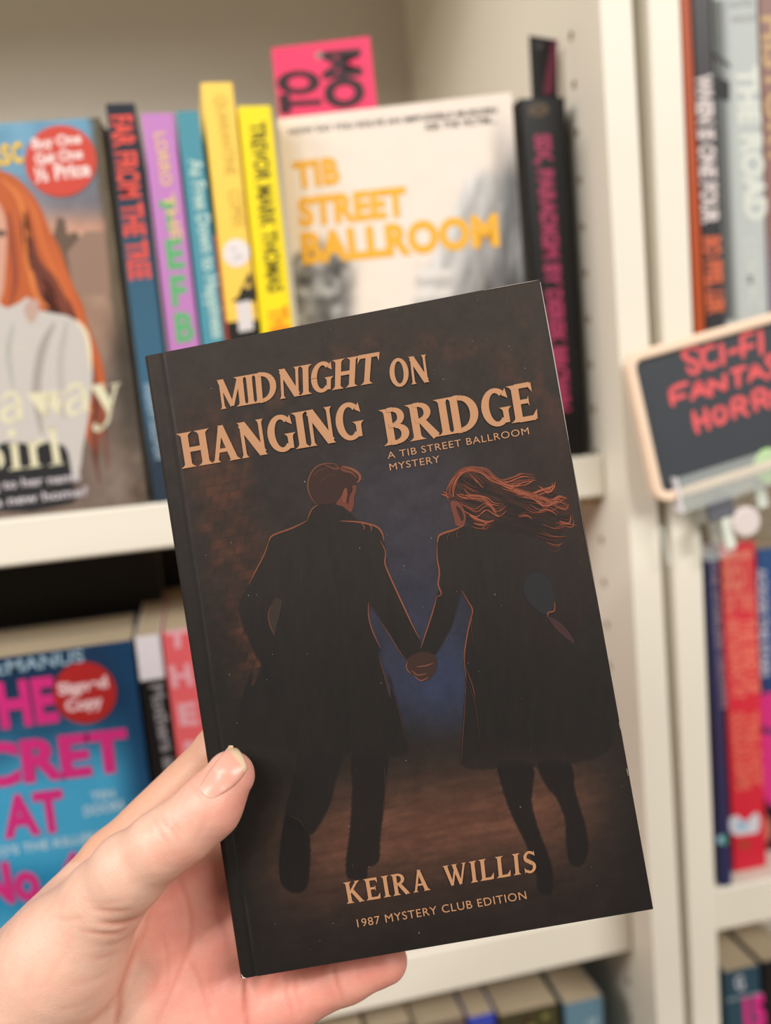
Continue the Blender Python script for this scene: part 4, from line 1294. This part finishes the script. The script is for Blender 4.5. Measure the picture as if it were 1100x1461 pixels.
hs = [([(182, 240), (205, 245), (228, 262)], 2.2), ([(186, 225), (210, 235), (236, 250)], 1.6), ([(232, 262), (224, 215), (240, 160), (280, 115), (340, 98), (410, 112), (460, 150), (520, 175), (600, 165)], 3.6),
      ([(244, 255), (246, 200), (270, 150), (320, 118), (390, 125), (450, 170), (530, 195), (620, 190), (665, 160)], 3.0), ([(262, 240), (290, 255), (340, 260), (400, 265), (440, 290), (490, 300)], 2.6),
      ([(300, 210), (330, 240), (390, 250), (430, 280), (470, 330), (515, 300)], 2.8), ([(280, 290), (320, 310), (370, 330), (420, 300), (480, 330), (525, 298)], 2.6), ([(330, 350), (370, 370), (420, 385), (460, 375)], 3.2), ([(350, 390), (400, 400), (430, 380)], 2.2),
      ([(430, 130), (490, 165), (560, 150), (600, 132), (665, 140)], 2.6), ([(470, 160), (540, 190), (600, 170), (670, 158)], 2.6), ([(500, 195), (580, 220), (640, 240), (700, 220), (760, 200), (780, 175)], 3.0),
      ([(540, 200), (620, 225), (700, 250), (760, 270), (800, 250), (840, 262)], 3.6), ([(580, 235), (660, 250), (720, 290), (780, 285), (830, 260)], 3.2), ([(600, 255), (680, 265), (740, 300), (800, 280), (850, 300)], 2.4),
      ([(700, 200), (740, 230), (770, 205), (775, 180)], 2.0), ([(690, 330), (740, 320), (790, 350)], 1.8), ([(770, 300), (830, 320), (850, 290)], 1.8), ([(780, 390), (830, 395), (880, 398)], 1.8), ([(800, 380), (850, 390), (860, 350)], 2.0),
      ([(580, 350), (620, 345), (650, 362)], 2.4), ([(620, 300), (680, 330), (745, 325)], 1.6), ([(720, 400), (780, 420), (830, 400)], 1.2), ([(690, 440), (760, 460), (830, 462)], 1.2), ([(730, 500), (780, 515), (810, 500)], 1.1),
      ([(360, 140), (390, 170), (410, 190)], 1.8), ([(330, 140), (360, 170), (400, 200)], 1.4), ([(290, 160), (330, 190), (380, 210)], 1.4)]
for k, (l, w) in enumerate(hs):
    pr.ribbon(c3(l), w, HC[k % 4] if k < 20 else HC[4], L3+.001*k, 6, (.35, .15))
    for rep in range(3 if k > 1 else 0):
        dx_, dy_ = random.uniform(-14, 18), random.uniform(-16, 26)
        l2 = [(x+dx_+random.uniform(-4, 5), y+dy_+random.uniform(-3, 4)) for x, y in l]
        pr.ribbon(c3(l2), w*random.uniform(.3, .5), HC[(k+2+rep) % 5], L3+.035+.0005*(3*k+rep), 6, (.3, .1))
for l, w, col in [([(300, 402), (250, 425), (195, 442), (168, 460), (160, 500)], 3.0, (136, 80, 58)), ([(160, 490), (160, 570), (172, 650), (165, 710), (182, 760), (158, 775)], 2.3, (130, 76, 56)),
                  ([(160, 770), (135, 860), (102, 960), (74, 1045)], 2.0, (124, 74, 56)), ([(288, 742), (322, 800), (345, 850), (325, 935), (308, 1030), (302, 1100), (312, 1200)], 2.3, (118, 68, 52)),
                  ([(345, 860), (340, 940), (350, 1030)], 1.1, (74, 50, 43)), ([(312, 1150), (345, 1240), (360, 1310)], 1.6, (88, 56, 47)), ([(304, 1200), (308, 1310)], 1.4, (96, 60, 50)),
                  ([(270, 425), (262, 450), (270, 470)], 1.4, (90, 58, 46)), ([(230, 436), (214, 460), (216, 480)], 1.2, (90, 58, 46))]:
    pr.ribbon(c3(l), w, col, L3+.03, 5, (.35, .3))
for l, w, col in [([(655, 30), (650, 130), (640, 270)], 1.2, (82, 54, 46)), ([(655, 30), (680, 110), (695, 230)], 1.2, (64, 46, 41)), ([(440, 25), (470, 110), (496, 225)], 1.1, (66, 48, 43))]:
    pr.ribbon(c4_(l), w, col, L3+.03, 4)
# dust and scuffs
random.seed(11)
for k in range(110):
    s, t = random.random(), random.random()**0.8
    x_, y_ = quad_uv(s, t)
    r = random.choice([.08, .08, .1, .12, .16])
    g = random.randint(84, 150)
    pr.disc((x_, y_), r*random.uniform(1, 2.2), r, (g, g-4, g-10), 0.22, 6, True, random.uniform(0, 3))
for l, w, col in [([(771.5, 402), (790, 503), (812, 628)], 1.5, (176, 166, 158)), ([(812, 628), (836, 765), (852, 850)], 1.0, (112, 103, 97)), ([(690, 414), (735, 405.5), (768, 399.5)], 1.2, (150, 140, 132)), ([(884, 1030), (886, 1040)], 2.2, (150, 140, 134)), ([(895, 1096), (897, 1106)], 2.4, (150, 140, 134))]:
    pr.ribbon([(x-1.0, y+.6) for x, y in l], w, col, 0.2, 6, (.5, .3))
pr.poly([(344, 1389), (346, 1396), (352, 1395.5), (347, 1393.5)], (214, 206, 198), 0.06)
pr.mb.c = [tuple(k*.84 for k in c) for c in pr.mb.c]
pr.mb.build('cover_picture', print_mat('printed picture', 0.55, 0.2), held, weld=False)
TC = (178, 131, 96)
tm = print_mat('copper lettering', 0.5, 0.25, 0.03, 260.0)
pr = Print(HB)
serif_text(pr, 'MIDNIGHT', (314.6, 584.5), (538, 546), (308.5, 543), (541.5, 503), TC, 0.28)
serif_text(pr, 'ON', (557, 553.5), (614, 545), (553.5, 514), (608.5, 506), TC, 0.28)
serif_text(pr, 'HANGING', (263, 668.5), (522, 624), (255, 619), (515, 572), TC, 0.28)
serif_text(pr, 'BRIDGE', (552, 636), (768.5, 597.5), (543.5, 585), (760, 545), TC, 0.28, 0.015, 1.0)
pr.mb.build('title', tm, held, weld=False)
pr = Print(HB)
text(pr, 'A TIB STREET BALLROOM', (553.5, 655), (755, 619.5), (552, 645.5), TC, 0.28, 0.0, 1.1)
text(pr, 'MYSTERY', (556.5, 671.5), (628, 659.5), (555, 662), TC, 0.28, 0.0, 1.1)
pr.mb.build('subtitle', tm, held, weld=False)
pr = Print(HB)
serif_text(pr, 'KEIRA WILLIS', (496, 1289), (765.5, 1243), (490.5, 1259), (763, 1213), TC, 0.28, 0.16, 0.86)
pr.mb.build('author_name', tm, held, weld=False)
pr = Print(HB)
text(pr, '1987 MYSTERY CLUB EDITION', (510.5, 1322.5), (751.5, 1282), (508.5, 1311.5), TC, 0.28, 0.0, 1.1)
pr.mb.build('edition_line', tm, held, weld=False)
# ------------------------------------------------------------------ the hand
def hb(px, py, w):
    """photograph pixel on the plane w mm in front of the cover -> book-local mm"""
    q = HB.px(px, py, w)
    return np.array([q[0], q[1], w])
def K(px, py, w, r):
    return (hb(px, py, w), r)
BONES = {
    'palm': [[K(-560, 2010, -64, 27), K(-230, 1705, -36, 25)], [K(-230, 1705, -36, 25), K(-60, 1560, -30, 21)], [K(-90, 1620, -36, 21), K(40, 1640, -34, 18)],
             [K(-60, 1530, -28, 19), K(160, 1290, -27.5, 11.5)], [K(-50, 1550, -28, 18), K(225, 1350, -27.5, 11.5)], [K(-40, 1580, -28, 18), K(262, 1420, -27.5, 11.5)],
             [K(0, 1620, -30, 18), K(285, 1490, -27, 11.5)], [K(0, 1640, -28, 17), K(215, 1530, -26, 13)], [K(20, 1420, -22, 19), K(150, 1246, -24, 10.8)], [K(120, 1330, -26, 10), K(222, 1262, -24.5, 8)], [K(222, 1262, -26, 9), K(258, 1222, -25.5, 8)], [K(240, 1330, -27, 11), K(320, 1270, -25.5, 9)], [K(235, 1440, -26, 12.5), K(335, 1410, -25, 10.5)], [K(240, 1500, -26, 12), K(318, 1462, -25, 11)]],
    'thenar': [[K(-30, 1515, -15, 20.5), K(90, 1366, -9, 18.8)], [K(90, 1366, -9, 18.8), K(150, 1282, -1, 12.6)]],
    'thumb': [[K(150, 1282, -1, 12.6), K(184, 1243, 4.5, 11.2)], [K(184, 1243, 4.5, 11.2), K(229, 1206, 8.6, 9.7)], [K(229, 1206, 8.6, 9.7), K(262, 1184, 9.4, 9.3)], [K(262, 1184, 9.4, 9.3), K(298, 1151, 9.2, 9.2)], [K(298, 1151, 9.2, 9.2), K(328, 1107, 8.0, 7.5)]],
    'index': [[K(150, 1262, -26, 11.6), K(168, 1224, -25.5, 10.5)], [K(168, 1224, -25.5, 10.5), K(318, 1072, -23.3, 9.1)], [K(318, 1072, -23.3, 9.1), K(430, 985, -22, 8.2)], [K(430, 985, -22, 8.2), K(505, 925, -21, 7)]],
    'middle': [[K(210, 1318, -27.5, 11), K(365, 1172, -23.8, 9.6)], [K(365, 1172, -23.8, 9.6), K(490, 1092, -22.5, 8.7)], [K(490, 1092, -22.5, 8.7), K(570, 1040, -21.4, 7.4)]],
    'ring': [[K(250, 1402, -27.5, 11), K(395, 1290, -23.8, 9.5)], [K(395, 1290, -23.8, 9.5), K(515, 1225, -22.4, 8.6)], [K(515, 1225, -22.4, 8.6), K(600, 1185, -21.2, 7.3)]],
    'little': [[K(285, 1490, -26.5, 11), K(352, 1452, -24.5, 10.2)], [K(352, 1452, -24.5, 10.2), K(420, 1422, -23.4, 9.4)], [K(420, 1422, -23.4, 9.4), K(495, 1390, -22.3, 8.5)], [K(495, 1390, -22.3, 8.5), K(549, 1371, -21.6, 7.4)]],
}
def capsule(P, a, b, ra, rb):
    ba = b-a
    h = np.clip(((P-a)@ba)/(ba@ba), 0, 1)
    return np.linalg.norm(P-a-h[:, None]*ba, axis=1)-(ra+(rb-ra)*h)
def smin(a, b, k):
    h = np.clip(0.5+0.5*(b-a)/k, 0, 1)
    return b*(1-h)+a*h-k*h*(1-h)
def chain(P, name, k):
    d = None
    for (a, ra), (b_, rb) in BONES[name]:
        e_ = capsule(P, a, b_, ra, rb)
        d = e_ if d is None else smin(d, e_, k)
    return d
def hand_sdf(P):
    palm = chain(P, 'palm', 9.0)
    th = chain(P, 'thenar', 6.0)
    tb = chain(P, 'thumb', 4.0)
    thumb = smin(th, tb, 3.0)
    base = smin(palm, thumb, 7.0)
    d = base
    for f in ('index', 'middle', 'ring', 'little'):
        fd = smin(palm, chain(P, f, 3.0), 4.5)
        d = np.minimum(d, smin(d, fd, 0.8))
    return d
def surface_nets(fun, lo, hi, h, coarse=4):
    n = np.ceil((hi-lo)/(h*coarse)).astype(int)
    H_ = h*coarse
    cx = [lo[i]+(np.arange(n[i])+.5)*H_ for i in range(3)]
    G = np.stack(np.meshgrid(*cx, indexing='ij'), -1).reshape(-1, 3)
    dc = np.concatenate([fun(G[i:i+200000]) for i in range(0, len(G), 200000)]).reshape(n)
    N = n*coarse
    D = np.repeat(np.repeat(np.repeat(dc, coarse, 0), coarse, 1), coarse, 2).astype(np.float32)
    act = np.argwhere(np.abs(dc) < H_*1.3)
    loc_ = np.stack(np.meshgrid(*[np.arange(coarse)]*3, indexing='ij'), -1).reshape(-1, 3)
    for i in range(0, len(act), 3000):
        I = (act[i:i+3000, None, :]*coarse+loc_[None]).reshape(-1, 3)
        D[I[:, 0], I[:, 1], I[:, 2]] = fun(lo+(I+.5)*h)
    S = D < 0
    cnt = np.zeros(N-1, np.int8)
    for a in (0, 1):
        for b_ in (0, 1):
            for c in (0, 1):
                cnt += S[a:N[0]-1+a, b_:N[1]-1+b_, c:N[2]-1+c]
    cells = (cnt > 0) & (cnt < 8)
    ci = np.argwhere(cells)
    idm = -np.ones(N-1, np.int64)
    idm[cells] = np.arange(len(ci))
    acc = np.zeros((len(ci), 3)); num = np.zeros(len(ci))
    cor = [(a, b_, c) for a in (0, 1) for b_ in (0, 1) for c in (0, 1)]
    for i in range(8):
        for j in range(i+1, 8):
            if sum(abs(p-q) for p, q in zip(cor[i], cor[j])) != 1:
                continue
            A, B = np.array(cor[i]), np.array(cor[j])
            ia, ib = ci+A, ci+B
            da, db = D[ia[:, 0], ia[:, 1], ia[:, 2]], D[ib[:, 0], ib[:, 1], ib[:, 2]]
            mk = (da < 0) != (db < 0)
            t = np.where(mk, da/np.where(mk, da-db, 1), 0)
            acc += np.where(mk[:, None], A+(B-A)*t[:, None], 0)
            num += mk
    V = lo+(ci+.5+acc/num[:, None])*h
    faces = []
    for ax in range(3):
        o1, o2 = [(1, 2), (2, 0), (0, 1)][ax]
        sh = [slice(1, N[k]-1) for k in range(3)]
        sh[ax] = slice(0, N[ax]-1)
        s2 = list(sh); s2[ax] = slice(1, N[ax])
        cr = S[tuple(sh)] != S[tuple(s2)]
        e_ = np.argwhere(cr)
        off = np.array([1, 1, 1]); off[ax] = 0
        e_ = e_+off
        u = np.zeros(3, int); u[o1] = 1
        v = np.zeros(3, int); v[o2] = 1
        q = [e_-u-v, e_-v, e_, e_-u]
        q = [idm[k[:, 0], k[:, 1], k[:, 2]] for k in q]
        inside = S[e_[:, 0], e_[:, 1], e_[:, 2]]
        Q = np.stack(q, 1)
        Q[~inside] = Q[~inside][:, ::-1]
        faces.append(Q)
    return V, np.concatenate(faces)
def grad(fun, P, e=0.25):
    g = np.stack([fun(P+np.eye(3)[i]*e)-fun(P-np.eye(3)[i]*e) for i in range(3)], 1)
    return g/(np.linalg.norm(g, axis=1)[:, None]+1e-9)
allp = np.array([k[0] for bs in BONES.values() for s in bs for k in s])
lo_, hi_ = allp.min(0)-26, allp.max(0)+12
V, Q = surface_nets(hand_sdf, lo_, hi_, 0.8)
for _ in range(2):
    V -= (hand_sdf(V)[:, None])*grad(hand_sdf, V)
N_ = grad(hand_sdf, V)
# creases: lines drawn on the skin where the photograph shows them
pxv = project(HB.o+V[:, :1]*HB.ex+V[:, 1:2]*HB.ey+V[:, 2:]*HB.n)
facing = np.clip(N_[:, 2]*1.6+0.3, 0, 1)
def dist_line(pts, sm=5):
    P = smooth_line(pts, sm)
    d = np.full(len(V), 1e9); tt = np.zeros(len(V))
    for i in range(len(P)-1):
        a, b_ = P[i], P[i+1]
        ba = b_-a
        h = np.clip(((pxv-a)@ba)/(ba@ba+1e-9), 0, 1)
        dd = np.linalg.norm(pxv-a-h[:, None]*ba, axis=1)
        mk = dd < d
        d[mk] = dd[mk]; tt[mk] = (i+h[mk])/(len(P)-1)
    return d, tt
HI, LOW = (lambda w: w > -12), (lambda w: w < -9)
CRS = [  # points (px), depth mm, sigma px, which layer
    ([(243, 1164), (250, 1176), (262, 1190)], .32, 3.2, HI), ([(232, 1164), (238, 1176), (248, 1186), (256, 1200)], .42, 3.4, HI), ([(222, 1172), (229, 1188), (240, 1202)], .28, 3.0, HI),
    ([(212, 1178), (216, 1192)], .18, 3.0, HI), ([(296, 1160), (287, 1182), (276, 1206)], .14, 5, HI),
    ([(207, 1305), (188, 1314), (165, 1318), (140, 1316)], .75, 4.0, HI), ([(196, 1316), (170, 1330), (140, 1332), (112, 1326)], .42, 3.4, HI), ([(190, 1298), (160, 1300), (130, 1296)], .34, 3.4, HI),
    ([(200, 1322), (176, 1342), (150, 1350)], .26, 3.2, HI), ([(180, 1284), (150, 1290), (120, 1284)], .15, 4, HI), ([(120, 1308), (95, 1312), (75, 1306)], .18, 3.4, HI),
    ([(175, 1356), (148, 1366), (124, 1366)], .16, 4, HI), ([(160, 1385), (130, 1400), (100, 1404)], .12, 4, HI), ([(140, 1420), (110, 1436), (84, 1440)], .12, 4, HI),
    ([(100, 1340), (80, 1380), (60, 1410)], .10, 5, HI), ([(250, 1250), (232, 1268), (220, 1284)], .16, 4, HI),
    ([(212, 1300), (204, 1330), (190, 1365), (176, 1400), (166, 1450), (160, 1500)], .9, 5.0, None),
    ([(250, 1240), (268, 1290), (272, 1340), (250, 1400), (222, 1461)], .40, 4.0, LOW), ([(262, 1360), (285, 1400), (300, 1461)], .30, 4.0, LOW), ([(232, 1330), (240, 1380), (236, 1420)], .22, 3.4, LOW),
    ([(300, 1250), (312, 1310), (330, 1360)], .25, 4, LOW),
    ([(352, 1392), (351, 1430), (355, 1480)], 1.0, 4.2, LOW), ([(408, 1390), (410, 1420), (418, 1452)], .38, 3.4, LOW), ([(420, 1388), (423, 1415), (430, 1444)], .30, 3.2, LOW), ([(476, 1376), (479, 1398), (490, 1428)], .45, 3.4, LOW),
    ([(508, 1372), (512, 1394), (522, 1414)], .12, 4, LOW), ([(272, 1122), (284, 1130), (290, 1138)], .2, 3, HI)]
disp = np.zeros(len(V))
crd = np.zeros(len(V))
for pts, dep, sg, layer in CRS:
    d, tt = dist_line(pts)
    m_ = facing*np.sin(np.clip(tt, 0.03, 0.97)*math.pi)**0.6
    if layer is not None:
        m_ = m_*layer(V[:, 2])
    g = np.exp(-(d/sg)**2)*m_
    disp -= 0.7*dep*g
    disp += dep*.14*np.exp(-((d-2.3*sg)/(1.4*sg))**2)*m_
    crd = np.maximum(crd, g*min(1, dep*1.5))
disp += 0.10*(fbm(V[:, 0]/2.2+V[:, 2]*.3, V[:, 1]/2.2+V[:, 2]*.25, 71)-.5)+0.35*(fbm(V[:, 0]/9+V[:, 2]*.1, V[:, 1]/9, 72)-.5)
# the ball of the thumb presses flat on the cover
V = V+N_*disp[:, None]
# nothing may sink into the book
inb = (V[:, 0] > 0.2) & (V[:, 1] > -3.5)
fl = inb & (V[:, 2] > -7) & (V[:, 2] < 0.35)
V[fl, 2] = 0.35
bk = inb & (V[:, 2] <= -7) & (V[:, 2] > -BT-0.15)
V[bk, 2] = -BT-0.15
# skin tones: peach back of the thumb, pinker tip and palm
tipd = np.linalg.norm(V-hb(336, 1130, 8), axis=1)
pink = 0.8*np.exp(-(tipd/14.0)**2)
pink += 0.55*np.exp(-((pxv[:, 0]-262)/50.0)**2-((pxv[:, 1]-1225)/26.0)**2)*(V[:, 2] > -6)
palmm = sstep(-7, -14, V[:, 2])*sstep(190, 230, pxv[:, 0])*sstep(1180, 1240, pxv[:, 1])
pink = np.maximum(pink, 0.75*palmm)
pink = np.maximum(pink, 1.0*np.exp(-np.linalg.norm(V-hb(560, 1372, -20), axis=1)/14.0))
idxm = (V[:, 2] < -10) & (pxv[:, 1] < 1230) & (N_[:, 2] > -2)
mot = fbm(V[:, 0]/5+V[:, 2]*.21, V[:, 1]/5, 81, 3)
PE, PK, CRC, TAN = (232, 187, 166), (230, 148, 133), (200, 114, 98), (222, 168, 140)
sk = lerp(PE, PK, np.clip(pink+0.5*(mot-.5), 0, 1))
sk = lerp(sk, TAN, idxm*0.8)
sk = lerp(sk, CRC, np.clip(crd*.55, 0, 1))
skl = lin(sk)
me = bpy.data.meshes.new('hand')
me.from_pydata((V*MM).tolist(), [], Q.tolist())
at = me.color_attributes.new('ink', 'FLOAT_COLOR', 'POINT')
cc = np.ones((len(V), 4), np.float32); cc[:, :3] = skl
at.data.foreach_set('color', cc.ravel())
me.shade_smooth()
skm = print_mat('skin', 0.44, 0.38, 0.05, 420.0)
nt = skm.node_tree
pb = nt.nodes['Principled BSDF']
pb.inputs['Subsurface Weight'].default_value = 0.22
pb.inputs['Subsurface Radius'].default_value = (1.0, 0.36, 0.2)
pb.inputs['Subsurface Scale'].default_value = 0.003
tc = nt.nodes.new('ShaderNodeTexCoord')
vo = nt.nodes.new('ShaderNodeTexVoronoi'); vo.inputs['Scale'].default_value = 1500.0
bp = nt.nodes.new('ShaderNodeBump'); bp.inputs['Strength'].default_value = 0.22; bp.inputs['Distance'].default_value = 0.00025
nt.links.new(tc.outputs['Object'], vo.inputs['Vector']); nt.links.new(vo.outputs['Distance'], bp.inputs['Height']); nt.links.new(bp.outputs['Normal'], pb.inputs['Normal'])
me.materials.append(skm)
hand = bpy.data.objects.new('hand', me)
C.objects.link(hand)
hand.matrix_world = HB.matrix()
hand['label'] = 'left hand with bare thumb on the cover, gripping the dark paperback from below left'
hand['category'] = 'hand'
# thumbnail: a thin curved plate laid on the thumb
SIDE_L = [(284, 1124), (296, 1104), (312, 1083), (325, 1069)]
SIDE_R = [(309, 1137), (328, 1126), (342, 1113), (351, 1099)]
BASE = [(284, 1124), (291, 1135), (300, 1139), (309, 1137)]
FREE = [(325, 1069), (333, 1066), (344, 1080), (351, 1099)]
def samp(l, t):
    P = smooth_line(l, 8)
    x = t*(len(P)-1); i = min(int(x), len(P)-2)
    return P[i]+(P[i+1]-P[i])*(x-i)
ns, nt_ = 20, 30
pts = []
for j in range(nt_+1):
    for i in range(ns+1):
        s, t = i/ns, j/nt_
        p = (1-s)*samp(SIDE_L, t)+s*samp(SIDE_R, t)+(1-t)*samp(BASE, s)+t*samp(FREE, s) \
            - ((1-s)*(1-t)*np.array(BASE[0])+s*(1-t)*np.array(BASE[-1])+(1-s)*t*np.array(FREE[0])+s*t*np.array(FREE[-1]))
        pts.append(p)
pts = np.array(pts)
camb = np.array([(CAM-HB.o)@HB.ex, (CAM-HB.o)@HB.ey, (CAM-HB.o)@HB.n])
start = np.array([hb(p[0], p[1], 26.0) for p in pts])
dirv = start-camb
dirv /= np.linalg.norm(dirv, axis=1)[:, None]
tb_ = lambda P: chain(P, 'thumb', 4.0)
pos = start.copy()
best = pos.copy(); bd = np.full(len(pos), 1e9)
for _ in range(90):
    d = tb_(pos)
    mk = d < bd
    best[mk] = pos[mk]; bd[mk] = d[mk]
    pos = pos+dirv*np.clip(d, -1, 3)[:, None]*0.8
gn = grad(tb_, best)
base_pos = best-gn*tb_(best)[:, None]
T2 = np.repeat(np.linspace(0, 1, nt_+1), ns+1); S2 = np.tile(np.linspace(0, 1, ns+1), nt_+1)
lift = 0.10+0.42*sstep(0.0, .25, T2)*sstep(0, .12, S2)*sstep(0, .12, 1-S2)+0.35*sstep(.7, 1, T2)
NP_ = base_pos+gn*lift[:, None]
mb = MB()
tcol = lerp((222, 150, 134), (226, 166, 148), sstep(.0, .25, 1-T2))
tcol = lerp((224, 176, 158), tcol, sstep(0.02, .16, T2))
fe = sstep(.84, .88, T2+0.03*np.cos((S2-.5)*3))
tcol = lerp(tcol, (222, 194, 160), fe)
tl_ = lin(tcol)
mb.v = [tuple(p) for p in NP_]; mb.c = [tuple(c) for c in tl_]
for j in range(nt_):
    for i in range(ns):
        a = j*(ns+1)+i
        mb.f.append((a, a+1, a+ns+2, a+ns+1))
nm = print_mat('fingernail', 0.28, 0.4)
no = mb.build('thumbnail', nm, hand, weld=False, smooth=True)
no['label'] = 'short bare thumbnail'
so = no.modifiers.new('thick', 'SOLIDIFY'); so.thickness = 0.0006; so.offset = -1
